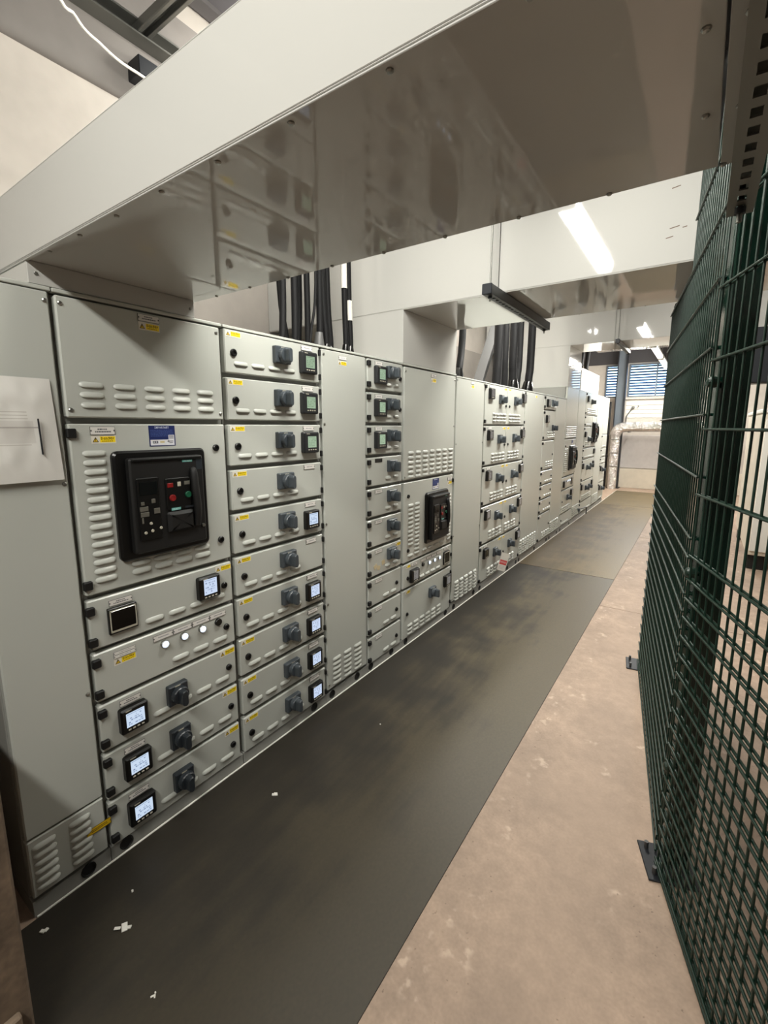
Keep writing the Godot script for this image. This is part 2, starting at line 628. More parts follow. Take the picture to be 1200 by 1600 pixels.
# ================================================================ lamps
func lamps() -> void:
	# battens hang in a line over the aisle; the one behind the camera lies across it
	# start along the row, length, relative output, x, y, label
	var spots := [
		[-1.9, 1.5, 0.85, -0.85, 3.05, "batten light behind the camera, hung across the aisle"],
		[0.6, 1.5, 0.74, -0.85, 3.05, "batten light over the aisle between the two nearest ducts"],
		[3.68, 0.7, 1.5, -1.0, 3.3, "batten light over the aisle just past the middle duct"],
		[4.55, 1.1, 1.25, -1.0, 3.3, "batten light over the aisle before the far duct"],
		[9.6, 1.6, 1.6, -0.85, 3.05, "bright batten light over the far aisle, nearer of the two in view"],
		[11.4, 1.7, 1.2, -0.85, 3.05, "bright batten light over the far aisle, the one beside the louvre window"],
		[2.0, 0.65, 0.5, -2.38, 3.9, "batten light by the left wall above the near bundle of cables"],
		[4.6, 1.2, 1.0, -2.38, 3.9, "batten light by the left wall above the thick cables"]]
	for i in spots.size():
		var s0: float = spots[i][0]
		var l: float = spots[i][1]
		var out: float = spots[i][2]
		var c := Vector3(spots[i][3], spots[i][4], -(s0 + l * 0.5))
		var t := thing("batten_light", spots[i][5], "ceiling light", c if i > 0 else Vector3(-0.45, 3.05, 0.85), 0.0 if i > 0 else PI / 2)
		part("body", cb(0.075, 0.05, l, 0.004), M.batten, t, Vector3(0, 0.075, 0))
		part("diffuser", cb(0.1, 0.07, l - 0.06, 0.02), M.tube, t, Vector3(0, 0.015, 0))
		for e in [-1, 1]:
			part("end_cap", cb(0.104, 0.1, 0.03, 0.006), M.batten, t, Vector3(0, 0.03, e * (l * 0.5 - 0.015)))
			part("hanger", rod(CY - c.y, 0.004), M.zinc, t, Vector3(0, (CY - c.y) * 0.5 + 0.1, e * (l * 0.5 - 0.2)))
		# light in front of the three glowing faces: down, and out to both sides
		for k in [[0.0, -0.025, -PI / 2, 0.0], [-0.054, 0.02, 0.0, PI / 2], [0.054, 0.02, 0.0, -PI / 2]]:
			var down: bool = k[2] != 0.0
			var a := AreaLight3D.new()
			a.name = "light"
			a.light_color = Color(1.0, 0.99, 0.955)
			a.light_energy = LAMP * out * (1.3 if down else 0.85) * l / 1.5
			a.area_size = Vector2(0.1, l - 0.08) if down else Vector2(l - 0.08, 0.06)
			a.area_range = 20.0
			a.shadow_enabled = true
			a.position = Vector3(k[0], k[1], 0)
			a.rotation = Vector3(k[2], k[3], 0)
			t.add_child(a, true)

const LAMP := 4.2

# ================================================================ room shell
const WX := -3.05     # left wall
const EX := 2.4       # right wall
const NZ := 7.0       # wall behind the camera
const FZ := -13.9     # end wall
const CY := 4.35      # ceiling

func room() -> void:
	var fl := struct_root("floor")
	for r in [[-3.4, 4.447], [4.453, 7.637], [7.643, 14.2]]:
		put_span("floor_slab", M.concrete, fl, Vector3(WX - 0.3, -0.2, -r[0]), Vector3(EX + 0.3, 0, -r[1]), 0.002)
	struct_box("wall_left", M.wall, Vector3(WX - 0.25, 0, NZ + 0.25), Vector3(WX, CY + 0.2, FZ - 0.25))
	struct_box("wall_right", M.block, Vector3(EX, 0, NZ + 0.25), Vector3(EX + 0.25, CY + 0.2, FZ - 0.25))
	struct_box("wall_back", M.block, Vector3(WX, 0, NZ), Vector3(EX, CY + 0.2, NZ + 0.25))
	# end wall with two louvred openings
	var w := struct_root("wall_far")
	var z0 := FZ
	var z1 := FZ - 0.25
	put_span("sill_wall", M.wall, w, Vector3(WX, 0, z0), Vector3(EX, 2.42, z1), 0)
	put_span("lintel_wall", M.wall, w, Vector3(WX, 3.28, z0), Vector3(EX, CY + 0.2, z1), 0)
	put_span("pier_wall", M.wall, w, Vector3(WX, 2.42, z0), Vector3(-2.29, 3.28, z1), 0)
	put_span("pier_wall", M.wall, w, Vector3(-1.98, 2.42, z0), Vector3(-1.73, 3.28, z1), 0)
	put_span("pier_wall", M.wall, w, Vector3(-0.2, 2.42, z0), Vector3(EX, 3.28, z1), 0)
	window_louvre(1, -2.29, -1.98, [])
	window_louvre(2, -1.73, -0.2, [-1.09, -0.62])
	# ceiling deck: broad trapezoid ribs along the room
	var st := new_st()
	var p := 0.3
	var x := WX - 0.25
	while x < EX + 0.25:
		var a := [Vector2(x, CY), Vector2(x + 0.1, CY), Vector2(x + 0.14, CY + 0.09), Vector2(x + 0.26, CY + 0.09), Vector2(x + p, CY)]
		for i in 4:
			quad(st, Vector3(a[i].x, a[i].y, NZ + 0.25), Vector3(a[i + 1].x, a[i + 1].y, NZ + 0.25), Vector3(a[i + 1].x, a[i + 1].y, FZ - 0.25), Vector3(a[i].x, a[i].y, FZ - 0.25), Vector3(0.1 * (1 if i == 3 else -1 if i == 1 else 0), -1, 0))
		x += p
	add_box(st, Vector3((WX + EX) / 2, CY + 0.2, (NZ + FZ) / 2), Vector3(EX - WX + 0.6, 0.2, NZ - FZ + 0.6))
	struct("ceiling", done(st), M.ceiling)
	struct_box("trim_1", M.wall_lower, Vector3(WX, 1.2, -0.3), Vector3(WX + 0.03, 2.79, FZ), 0.004)
	# downstand that runs along the top of the left wall
	struct("trim_2", half_round_beam(0.1, 0.6, 20.0), M.soffit, Vector3(WX, 3.58, NZ - 0.2))
	# wall return at the near end of the row
	struct_box("wall_return", M.jamb, Vector3(WX, 0, 0.6), Vector3(-1.285, 0.85, -0.262), 0.006)
	struct_box("trim_3", M.jamb, Vector3(-1.285, 0, 0.4), Vector3(-1.262, 0.19, -0.235), 0.004)
	struct_box("trim_4", M.white, Vector3(-1.702, 0, -0.39), Vector3(-1.694, 0.008, -13.1), 0.002)
	var steel := thing("roof_channel", "grey steel channel along the roof beside the left wall, above the nearest duct", "roof beam", Vector3(-2.93, 3.92, -3.0))
	part("web", cb(0.012, 0.07, 9.0, 0.002), M.zinc, steel, Vector3(-0.05, 0.01, 0))
	part("end_bracket", cb(0.16, 0.1, 0.22, 0.004), M.dark_steel, steel, Vector3(-0.02, -0.2, 1.25))
	for e in [-1, 1]:
		part("flange", cb(0.11, 0.01, 9.0, 0.002), M.zinc, steel, Vector3(0, e * 0.035, 0))
	var cross := thing("roof_channel", "grey steel channel crossing the roof above the nearest duct, meeting the one by the wall", "roof beam", Vector3(-1.2, 3.92, -1.69))
	part("web", cb(3.5, 0.012, 0.07, 0.002), M.zinc, cross, Vector3(0, 0.03, 0))
	for e in [-1, 1]:
		part("flange", cb(3.5, 0.05, 0.008, 0.002), M.zinc, cross, Vector3(0, 0, e * 0.035))
		part("lip", cb(3.5, 0.008, 0.02, 0.002), M.zinc, cross, Vector3(0, -0.025, e * 0.027))
	var bar := thing("steel_plate", "dark wide steel strip under the roof deck above the nearest duct", "roof beam", Vector3(-2.62, 4.2, -4.95))
	part("strip", cb(0.16, 0.02, 9.0, 0.003), M.ceiling_dark, bar)
	part("strip", cb(0.2, 0.02, 9.0, 0.003), M.ceiling_dark, bar, Vector3(0.5, 0, 0))

func struct_box(called: String, m: Material, a: Vector3, b: Vector3, cut := 0.0) -> MeshInstance3D:
	var r := span(a, b, cut)
	return struct(called, r[0], m, r[1])

func half_round_beam(w: float, h: float, l: float) -> Mesh:
	var st := new_st(true)
	var pts: Array[Vector2] = []
	for i in 9:
		var a := PI * 0.5 * i / 8.0
		pts.append(Vector2(sin(a) * w * 0.55, 0.12 - cos(a) * 0.12))
	pts.append(Vector2(w, h))
	for i in pts.size() - 1:
		quad(st, Vector3(pts[i].x, pts[i].y, 0), Vector3(pts[i + 1].x, pts[i + 1].y, 0), Vector3(pts[i + 1].x, pts[i + 1].y, -l), Vector3(pts[i].x, pts[i].y, -l), Vector3(1, -1, 0))
	return done(st)

func window_louvre(n: int, x0: float, x1: float, mullions: Array) -> void:
	var w := struct_root("window_%d" % n)
	var y0 := 2.42
	var y1 := 3.28
	var fr: Material = M.steel_web
	for y in [y0 + 0.02, y1 - 0.02]:
		put_span("frame", fr, w, Vector3(x0, y - 0.02, FZ + 0.03), Vector3(x1, y + 0.02, FZ - 0.1), 0.003)
	for x in [x0 + 0.015, x1 - 0.015] + mullions:
		put_span("frame", fr, w, Vector3(x - 0.016, y0 + 0.04, FZ + 0.03), Vector3(x + 0.016, y1 - 0.04, FZ - 0.1), 0.003)
	for k in 11:
		var y := y0 + 0.085 + k * 0.0705
		put("slat", cb(x1 - x0 - 0.06, 0.012, 0.07, 0.002), M.slat, w, Vector3((x0 + x1) / 2, y, FZ - 0.06), Vector3(0.6, 0, 0))

# ================================================================ the three overhead ducts
func ducts() -> void:
	var t := thing("overhead_duct", "nearest grey sheet metal duct crossing over the aisle, its shiny underside mirroring the panels", "duct", Vector3(-0.4, 2.14, -0.86))
	duct_shell(t, WX + 0.035, EX - 0.01, 2.14, 2.337, 0.572, 1.148, [-0.02, 1.3], 0.195)
	put_span("riser", M.duct, t, Vector3(-2.3, 2.074, -0.578), Vector3(-1.705, 2.14, -1.128), 0.002)
	for s in [0.6, 1.11]:
		put("screw", screw(), M.steel, t, F(s, 2.105, -0.005))
	t = thing("overhead_duct", "middle grey sheet metal duct over the aisle, its riser standing on a wide panel", "duct", Vector3(-0.4, 2.417, -3.07))
	duct_shell(t, WX + 0.035, EX - 0.01, 2.417, 3.0, 2.674, 3.488, [-1.05, 1.2], 0.4)
	put_span("riser", M.duct, t, Vector3(-2.35, 2.074, -2.676), Vector3(-1.705, 2.417, -3.486), 0.002)
	for e in [[-0.203, 2.752, 0.035], [-0.195, 2.577, 0.04], [-0.154, 2.57, 0.018], [-0.212, 2.536, 0.03]]:
		put("scuff_mark", cb(e[2], 0.004, 0.0006, 0.0), M.tape_dark, t, Vector3(e[0], e[1], -2.6738), Vector3(0, 0, 0.15))
	t = thing("overhead_duct", "farthest grey sheet metal duct over the aisle, high above the taller panels", "duct", Vector3(-0.4, 2.83, -7.65))
	duct_shell(t, WX + 0.035, EX - 0.01, 2.83, 3.42, 7.25, 8.05, [-1.12, 0.9], 0.4)
	put_span("riser", M.duct, t, Vector3(-2.75, 2.245, -7.255), Vector3(-1.705, 2.83, -8.045), 0.002)

func duct_shell(t: Node3D, x0: float, x1: float, y0: float, y1: float, s0: float, s1: float, seams: Array, pitch: float) -> void:
	var xs := [x0] + seams + [x1]
	for i in xs.size() - 1:
		var a: float = xs[i] + (0.002 if i > 0 else 0.0)
		var b: float = xs[i + 1] - (0.002 if i < xs.size() - 2 else 0.0)
		put_span("front_panel", M.duct, t, Vector3(a, y0 + 0.003, -s0), Vector3(b, y1, -s0 - 0.003), 0.001)
		put_span("bottom_panel", M.duct, t, Vector3(a, y0, -s0 - 0.001), Vector3(b, y0 + 0.003, -s1 + 0.001), 0.001)
		put_span("rear_panel", M.duct, t, Vector3(a, y0 + 0.003, -s1), Vector3(b, y1, -s1 + 0.003), 0.001)
		put_span("top_panel", M.duct, t, Vector3(a, y1, -s0), Vector3(b, y1 + 0.003, -s1), 0.001)
	# folded lip along the lower front edge
	put_span("folded_lip", M.duct, t, Vector3(x0, y0 - 0.004, -s0 - 0.002), Vector3(x1, y0, -s0 - 0.012), 0.001)
	var x := -1.574
	while x < 0.6:
		put("rivet", screw(), M.steel, t, Vector3(x, y0, -s0 - 0.022), Vector3(0, 0, -PI / 2))
		put("rivet", screw(), M.steel, t, Vector3(x + 0.0, y0, -s1 + 0.008), Vector3(0, 0, -PI / 2))
		x += pitch
	for sx in seams:
		for s in [0.33, 0.67]:
			for e in [-0.022, 0.022]:
				put("rivet", screw(), M.steel, t, Vector3(sx + e, y0, -lerpf(s0, s1, s)), Vector3(0, 0, -PI / 2))

func screw() -> Mesh:
	return lathe("screw", [Vector2(0, 0.006), Vector2(0.002, 0.006), Vector2(0.004, 0.004), Vector2(0.0045, 0.0)], 8)

# ================================================================ switchgear pieces
func cabinet(label: String, s0: float, s1: float, top := 2.072, plinth := 0.06) -> Node3D:
	var t := thing("switchgear_cabinet", label, "switchgear", Vector3(-2.0, 0, -(s0 + s1) * 0.5))
	put_span("carcass", M.frame, t, Vector3(-2.3, plinth, -s0 - 0.001), Vector3(XF - 0.034, top - 0.012, -s1 + 0.001), 0.002)
	put_span("top_cover", M.paint, t, Vector3(-2.3, top - 0.012, -s0 - 0.001), Vector3(XF + 0.002, top, -s1 + 0.001), 0.002)
	put_span("plinth", M.frame, t, Vector3(-2.3, 0, -s0), Vector3(XF - 0.005, plinth, -s1), 0.001)
	return t

func door(t: Node3D, s0: float, s1: float, y0: float, y1: float, called := "door") -> MeshInstance3D:
	return put_span(called, M.paint, t, F(s0, y0 + 0.002, -0.032), F(s1, y1, 0.0), 0.0045)

func hinge(d: Node3D, s: float, y: float, w := 0.028) -> void:
	put("hinge", cb(0.018, 0.031, w, 0.003), M.black_matt, d, F(s, y, 0.004))

func latch(d: Node3D, s: float, y: float, r := 0.0145) -> void:
	put("latch", lathe("latch%.3f" % r, [Vector2(0, r), Vector2(0.006, r), Vector2(0.009, r * 0.8), Vector2(0.009, r * 0.45), Vector2(0.004, r * 0.4), Vector2(0.004, 0.0)], 14), M.black, d, F(s, y))

func screw_at(d: Node3D, s: float, y: float) -> void:
	put("screw", lathe("screwb", [Vector2(0, 0.0075), Vector2(0.003, 0.007), Vector2(0.005, 0.004), Vector2(0.005, 0.0)], 8), M.steel, d, F(s, y))

func vents(d: Node3D, ss: Array, ys: Array, w: float, h := 0.019, dep := 0.0085) -> void:
	for y in ys:
		for s in ss:
			put("louvre", louvre(w, h, dep), M.paint, d, F(s + w * 0.5, y))

# small far louvres, joined
func vent_bank(d: Node3D, ss: Array, ys: Array, w: float, h := 0.022, dep := 0.014) -> void:
	var st := SurfaceTool.new()
	var one := louvre(w, h, dep)
	var c := F((ss[0] + ss[-1] + w) * 0.5, (ys[0] + ys[-1]) * 0.5)
	for y in ys:
		for s in ss:
			st.append_from(one, 0, Transform3D(Basis.IDENTITY, F(s + w * 0.5, y) - c))
	put("louvre_bank", st.commit(), M.paint, d, c).set_meta("kind", "stuff")

func steps(a: float, n: int, pitch: float) -> Array:
	var out: Array = []
	for i in n:
		out.append(a + i * pitch)
	return out

func name_plate(t: Node3D, s0: float, s1: float, y0: float, y1: float, m := "label") -> void:
	put("name_plate", plate(s1 - s0, y1 - y0, 0.003), M[m], t, F((s0 + s1) * 0.5, (y0 + y1) * 0.5))

func warning(t: Node3D, s0: float, s1: float, y0: float, y1: float) -> void:
	put("warning_label", plate(s1 - s0, y1 - y0, 0.0008), M.warning, t, F((s0 + s1) * 0.5, (y0 + y1) * 0.5))

func meter(t: Node3D, s: float, y: float, w: float, h: float, lcd_mat: Material, sw := 0.062, sh := 0.062, up := 0.006) -> void:
	var b := put("meter", slab(w, h, 0.008, 0.026, 0.006), M.charcoal if lcd_mat == M.lcd_green else M.black, t, F(s, y))
	part("screen", plate(sw, sh, 0.001), lcd_mat, b, Vector3(0.0258, up, 0))
	for k in 4:
		part("soft_key", cb(0.003, 0.006, 0.01, 0.001), M.pale_key, b, Vector3(0.0265, up - sh * 0.5 - 0.011, (k - 1.5) * -0.0165))
	part("maker_strip", cb(0.001, 0.004, 0.022, 0.0003), M.pale_key, b, Vector3(0.0262, h * 0.5 - 0.0085, w * 0.5 - 0.028))

func rotary(t: Node3D, s: float, y: float, w := 0.09, h := 0.082, turn := 0.0, dark := false) -> void:
	var sl: Material = M.slate_dark if dark else M.slate
	var b := put("rotary_switch", slab(w, h, 0.006, 0.024, 0.005), sl, t, F(s, y))
	part("boss", lathe("boss", [Vector2(0, 0.037), Vector2(0.016, 0.035), Vector2(0.02, 0.032), Vector2(0.02, 0.0)], 20), sl, b, Vector3(0.024, -0.002, 0))
	part("handle", handle_mesh(), sl, b, Vector3(0.04, -0.004, 0), Vector3(PI / 2 + turn, 0, 0))
	part("position_mark", cb(0.001, 0.005, 0.024, 0.0003), M.pale_key, b, Vector3(0.0243, h * 0.5 - 0.006, 0.004))

# grip bar of a rotary switch, rounded at both ends
func handle_mesh() -> Mesh:
	if not cache.has("grip"):
		var st := new_st()
		var n := 6
		var lo: Array[Vector3] = []
		var hi: Array[Vector3] = []
		var tp: Array[Vector3] = []
		for e in [[-0.021, 0.0125], [0.021, 0.0125]]:
			for i in n + 1:
				var a: float = PI * i / n + (PI * 0.5 if e[0] < 0 else -PI * 0.5)
				var z: float = e[0] + cos(a) * e[1]
				var yy: float = sin(a) * e[1]
				lo.append(Vector3(0, yy * 1.25, z))
				hi.append(Vector3(0.03, yy, z))
				tp.append(Vector3(0.034, yy * 0.75, z * 0.93))
		for i in lo.size():
			var j := (i + 1) % lo.size()
			var o := lo[i] + lo[j]
			quad(st, lo[i], lo[j], hi[j], hi[i], o)
			quad(st, hi[i], hi[j], tp[j], tp[i], o + Vector3(0.05, 0, 0))
			tri(st, Vector3(0.034, 0, 0), tp[i], tp[j], Vector3.RIGHT)
		cache["grip"] = done(st)
	return cache["grip"]

func indicator(t: Node3D, s: float, y: float, lit := true) -> void:
	var b := put("indicator_lamp" if lit else "blank_plug", lathe("ind", [Vector2(0, 0.0165), Vector2(0.008, 0.0165), Vector2(0.011, 0.0145), Vector2(0.011, 0.0)], 18), M.steel if lit else M.black, t, F(s, y))
	if lit:
		part("lens", lathe("lens", [Vector2(0, 0.0135), Vector2(0.004, 0.0125), Vector2(0.007, 0.007), Vector2(0.008, 0.0)], 18), M.lamp_white, b, Vector3(0.011, 0, 0))

func glass_window(t: Node3D, s: float, y: float, w: float, h: float) -> void:
	var b := put("protection_relay", slab(w, h, 0.003, 0.012, 0.002), M.black, t, F(s, y))
	for k in [[0.0, h * 0.5 - 0.009, w - 0.008, 0.004], [0.0, -h * 0.5 + 0.011, w - 0.008, 0.009]]:
		part("rim", cb(0.004, k[3], k[2], 0.001), M.pale_key, b, Vector3(0.012, k[1], 0))
	for e in [-1, 1]:
		part("rim", cb(0.004, h - 0.014, 0.004, 0.001), M.pale_key, b, Vector3(0.012, 0, e * (w * 0.5 - 0.006)))
	part("cover_glass", cb(0.003, h - 0.024, w - 0.018, 0.001), M.glass, b, Vector3(0.013, 0.002, 0))

# air circuit breaker behind a sealing frame; the same maker's front at every size
func breaker(t: Node3D, s0: float, s1: float, y0: float, y1: float) -> void:
	var w := s1 - s0
	var h := y1 - y0
	var b := put("circuit_breaker", slab(w, h, 0.022, 0.02, 0.008), M.black, t, F((s0 + s1) * 0.5, (y0 + y1) * 0.5))
	var u := func(fs: float, fy: float, d: float) -> Vector3: return Vector3(d, (0.5 - fy) * h, (0.5 - fs) * w)
	part("housing", slab(w * 0.8, h * 0.87, 0.01, 0.032, 0.006), M.black_matt, b, u.call(0.51, 0.5, 0.016))
	var f := 0.048
	part("housing_ridge", cb(0.012, 0.012, w * 0.76, 0.003), M.black, b, u.call(0.51, 0.085, f))
	# trip unit, left
	part("trip_unit", slab(w * 0.22, h * 0.57, 0.004, 0.006, 0.002), M.black, b, u.call(0.27, 0.53, f))
	part("trip_display", cb(0.003, h * 0.12, w * 0.18, 0.0008), M.display, b, u.call(0.27, 0.34, f + 0.006))
	for k in [[0.2, 0.475, 0.012, 0.012], [0.31, 0.46, 0.014, 0.016], [0.21, 0.525, 0.03, 0.017], [0.215, 0.575, 0.03, 0.017], [0.34, 0.555, 0.022, 0.02], [0.19, 0.63, 0.006, 0.022]]:
		part("setting_dial", cb(0.004, k[3] * h / 0.4, k[2] * w / 0.36, 0.001), M.dim_key, b, u.call(k[0], k[1], f + 0.007))
	for k in [[0.27, 0.665], [0.21, 0.745], [0.28, 0.735], [0.37, 0.72]]:
		part("test_socket", lathe("sock", [Vector2(0, 0.006), Vector2(0.003, 0.005), Vector2(0.003, 0.0)], 8), M.pale_key, b, u.call(k[0], k[1], f + 0.006))
	# mechanism plate, middle
	part("control_plate", slab(w * 0.27, h * 0.3, 0.004, 0.006, 0.002), M.black, b, u.call(0.59, 0.42, f))
	part("flag_window", cb(0.004, h * 0.042, w * 0.062, 0.001), M.red, b, u.call(0.5, 0.335, f + 0.006))
	part("flag_window", cb(0.004, h * 0.042, w * 0.038, 0.001), M.pale_key, b, u.call(0.6, 0.33, f + 0.006))
	part("flag_window", cb(0.004, h * 0.035, w * 0.065, 0.001), M.dim_key, b, u.call(0.69, 0.325, f + 0.006))
	var push := lathe("push", [Vector2(0, 0.0125), Vector2(0.005, 0.0125), Vector2(0.007, 0.011), Vector2(0.006, 0.0)], 16)
	part("stop_button", push, M.red, b, u.call(0.515, 0.455, f + 0.006))
	part("start_button", push, M.green_button, b, u.call(0.695, 0.44, f + 0.006))
	part("maker_plate", plate(w * 0.105, h * 0.025, 0.001), M.maker, b, u.call(0.55, 0.565, f + 0.006))
	part("maker_plate", plate(w * 0.115, h * 0.02, 0.001), M.maker, b, u.call(0.72, 0.115, f))
	part("rating_plate", plate(w * 0.1, h * 0.018, 0.001), M.slate_dark, b, u.call(0.7, 0.56, f + 0.006))
	part("charging_cover", slab(w * 0.3, h * 0.2, 0.008, 0.02, 0.012), M.black_matt, b, u.call(0.6, 0.69, f - 0.004))
	# charging lever, right
	var lv := curve([u.call(0.775, 0.2, f), u.call(0.775, 0.23, f + 0.008), u.call(0.775, 0.4, f + 0.014), u.call(0.79, 0.6, f + 0.014), u.call(0.79, 0.76, f + 0.004)], 4)
	var rs: Array = []
	for i in lv.size():
		rs.append(0.012 + 0.003 * sin(i * PI / lv.size()))
	part("charging_lever", tube(lv, rs, 10), M.black_matt, b)
	part("key_lock", lathe("key", [Vector2(0, 0.008), Vector2(0.006, 0.007), Vector2(0.006, 0.0)], 10), M.steel, b, u.call(0.865, 0.775, f))
	part("print_panel", cb(0.001, h * 0.11, w * 0.075, 0.0003), M.slate_dark, b, u.call(0.86, 0.15, f))

func lifting_hole(t: Node3D, s: float, y := 0.036) -> void:
	put("lifting_hole", lathe("lift", [Vector2(0, 0.026), Vector2(0.004, 0.025), Vector2(0.004, 0.021), Vector2(0.001, 0.02), Vector2(0.001, 0.0)], 16), M.black_matt, t, F(s, y, -0.006))

# ================================================================ near cabinets
func cabinets_near() -> void:
	# A: narrow plain panel at the near end
	var t := cabinet("plain narrow grey panel at the near end of the row, holding the paper pouch", 0.385, 0.632)
	var d := door(t, 0.388, 0.624, 0.292, 2.058)
	for y in [2.03, 1.46, 0.71]:
		screw_at(d, 0.612, y)
	d = door(t, 0.388, 0.624, 0.07, 0.288, "vent_cover")
	vents(d, [0.4, 0.508], steps(0.256, 6, -0.0305), 0.07)
	put("notice_strip", plate(0.082, 0.024, 0.002), M.yellow_strip, t, F(0.6, 0.182, 0.001))
	lifting_hole(t, 0.555)
	# B: incomer
	t = cabinet("wide grey incomer panel with the largest black circuit breaker, nearest of the breaker panels", 0.634, 1.246)
	d = door(t, 0.64, 1.235, 1.673, 2.054, "cover")
	for e in [[0.653, 1.70], [1.219, 1.70], [1.219, 2.031], [0.653, 2.031]]:
		screw_at(d, e[0], e[1])
	vents(d, [0.684, 0.792, 0.9, 1.008, 1.113], [1.784, 1.751, 1.717], 0.076)
	name_plate(t, 0.896, 0.974, 2.022, 2.047)
	warning(t, 0.897, 0.975, 1.992, 2.02)
	d = door(t, 0.64, 1.235, 1.06, 1.655)
	hinge(d, 0.645, 1.624)
	hinge(d, 0.647, 1.1)
	latch(d, 1.186, 1.557)
	latch(d, 1.186, 1.155)
	vents(d, [0.673], steps(1.556, 15, -0.0318), 0.075)
	vents(d, [0.8, 0.886, 0.972, 1.058], [1.14, 1.108], 0.073, 0.02)
	name_plate(t, 0.703, 0.783, 1.618, 1.646)
	warning(t, 0.705, 0.785, 1.588, 1.616)
	put("notice", plate(0.103, 0.078, 0.001), M.blue_sign, t, F(0.955, 1.611))
	breaker(t, 0.759, 1.123, 1.156, 1.56)
	d = door(t, 0.64, 1.233, 0.858, 1.043)
	hinge(d, 0.645, 1.006)
	hinge(d, 0.645, 0.89)
	latch(d, 1.189, 0.943)
	vents(d, [0.831, 0.925, 1.019, 1.115], [0.901], 0.075, 0.0185)
	glass_window(t, 0.75, 0.948, 0.102, 0.098)
	name_plate(t, 0.708, 0.79, 1.003, 1.025)
	meter(t, 1.105, 0.963, 0.103, 0.1, M.lcd_white, 0.062, 0.068)
	warning(t, 1.15, 1.23, 1.01, 1.036)
	d = door(t, 0.64, 1.233, 0.657, 0.843)
	hinge(d, 0.648, 0.81)
	hinge(d, 0.648, 0.69)
	latch(d, 1.188, 0.746)
	vents(d, [0.926, 1.02, 1.116], [0.7], 0.075, 0.0185)
	for s in [0.898, 0.982, 1.066]:
		indicator(t, s, 0.783)
	indicator(t, 1.147, 0.784, false)
	for s in [0.855, 0.939, 1.023, 1.107]:
		name_plate(t, s, s + 0.081, 0.806, 0.828, "label_one")
	name_plate(t, 0.707, 0.787, 0.814, 0.826, "label_one")
	name_plate(t, 0.707, 0.787, 0.801, 0.813, "label_one")
	warning(t, 0.707, 0.787, 0.773, 0.8)
	for k in 3:
		var y := 0.642 - 0.1985 * k
		d = door(t, 0.64, 1.23, y - 0.186, y)
		hinge(d, 0.65, y - 0.03)
		hinge(d, 0.65, y - 0.15)
		latch(d, 1.189, y - 0.094)
		vents(d, [0.832, 0.927, 1.022, 1.116], [y - 0.138], 0.074, 0.0185)
		meter(t, 0.753, y - 0.094, 0.103, 0.1, M.lcd_white_b, 0.068, 0.056, 0.004)
		name_plate(t, 0.711, 0.789, y - 0.038, y - 0.014)
		rotary(t, 0.932, y - 0.088, 0.086, 0.088, 0.0, true)
		warning(t, 1.148, 1.226, y - 0.034, y - 0.006)
	lifting_hole(t, 0.69)
	# C: ten drawers
	t = cabinet("grey stack of ten compartments with a rotary switch on every door, yellow label on each", 1.25, 1.852)
	for k in 10:
		var y := 2.058 - 0.2017 * k
		d = door(t, 1.256, 1.844, y - 0.184, y)
		latch(d, 1.3, y - 0.096, 0.0165)
		hinge(d, 1.84, y - 0.028, 0.012)
		hinge(d, 1.84, y - 0.153, 0.012)
		vents(d, [1.3, 1.396, 1.493, 1.588], [y - 0.139], 0.076, 0.0185)
		warning(t, 1.264, 1.343, y - 0.031, y - 0.006)
		rotary(t, 1.572, y - 0.074, 0.1, 0.08, 0.0)
		name_plate(t, 1.709, 1.788, y - 0.03, y - 0.006, "label_one")
		if k < 3:
			meter(t, 1.75, y - 0.091, 0.112, 0.108, M.lcd_green, 0.062, 0.058, 0.003)
		elif k == 4 or k > 5:
			meter(t, 1.748, y - 0.1, 0.102, 0.1, M.lcd_white if k > 4 else M.lcd_white_b, 0.064, 0.06, 0.006)
	lifting_hole(t, 1.748)
	# D: tall plain door
	t = cabinet("tall plain grey door between the two stacks of ten compartments", 1.854, 2.258)
	d = door(t, 1.862, 2.25, 0.076, 2.056)
	for y in [2.03, 1.66, 1.1, 0.62, 0.11]:
		screw_at(d, 1.876, y)
	vents(d, [1.911, 2.013, 2.117], steps(0.258, 6, -0.0308), 0.075)
	name_plate(t, 2.0, 2.07, 2.016, 2.036, "label_one")
	warning(t, 1.998, 2.07, 1.985, 2.01)
	lifting_hole(t, 1.905)
	lifting_hole(t, 2.15)
	# E: ten narrower drawers
	t = cabinet("narrow grey stack of ten compartments, lowest three without switches, beside the middle duct panel", 2.26, 2.672)
	for k in 10:
		var y := 2.056 - 0.2017 * k
		d = door(t, 2.27, 2.664, y - 0.184, y)
		hinge(d, 2.279, y - 0.028)
		hinge(d, 2.279, y - 0.152)
		if k < 7:
			var s := 2.517 + (0.015 if k > 1 else 0.0)
			rotary(t, s, y - 0.064, 0.098, 0.078, 0.0)
			latch(d, 2.632, y - 0.095)
			vents(d, [2.462, 2.555], [y - 0.141], 0.066, 0.02)
		else:
			latch(d, 2.606, y - 0.1)
			vents(d, [2.438, 2.531], [y - 0.146], 0.073, 0.02)
		put("name_plate", plate(0.08, 0.024, 0.002), M.black if k == 3 else M.label_one, t, F(2.385, y - 0.021))
		if k < 3:
			meter(t, 2.394, y - 0.091, 0.118, 0.108, M.lcd_green, 0.06, 0.062, 0.004)
		if k == 6:
			warning(t, 2.585, 2.655, y - 0.034, y - 0.008)
			for e in [[2.35, -0.12, 0.4], [2.385, -0.135, -0.3], [2.44, -0.11, 0.2]]:
				put("torn_tape", cb(0.002, 0.03, 0.035, 0.0008), M.tape, d, F(e[0], y + e[1], 0.001), Vector3(e[2], 0, 0))
	lifting_hole(t, 2.3)
	lifting_hole(t, 2.55)
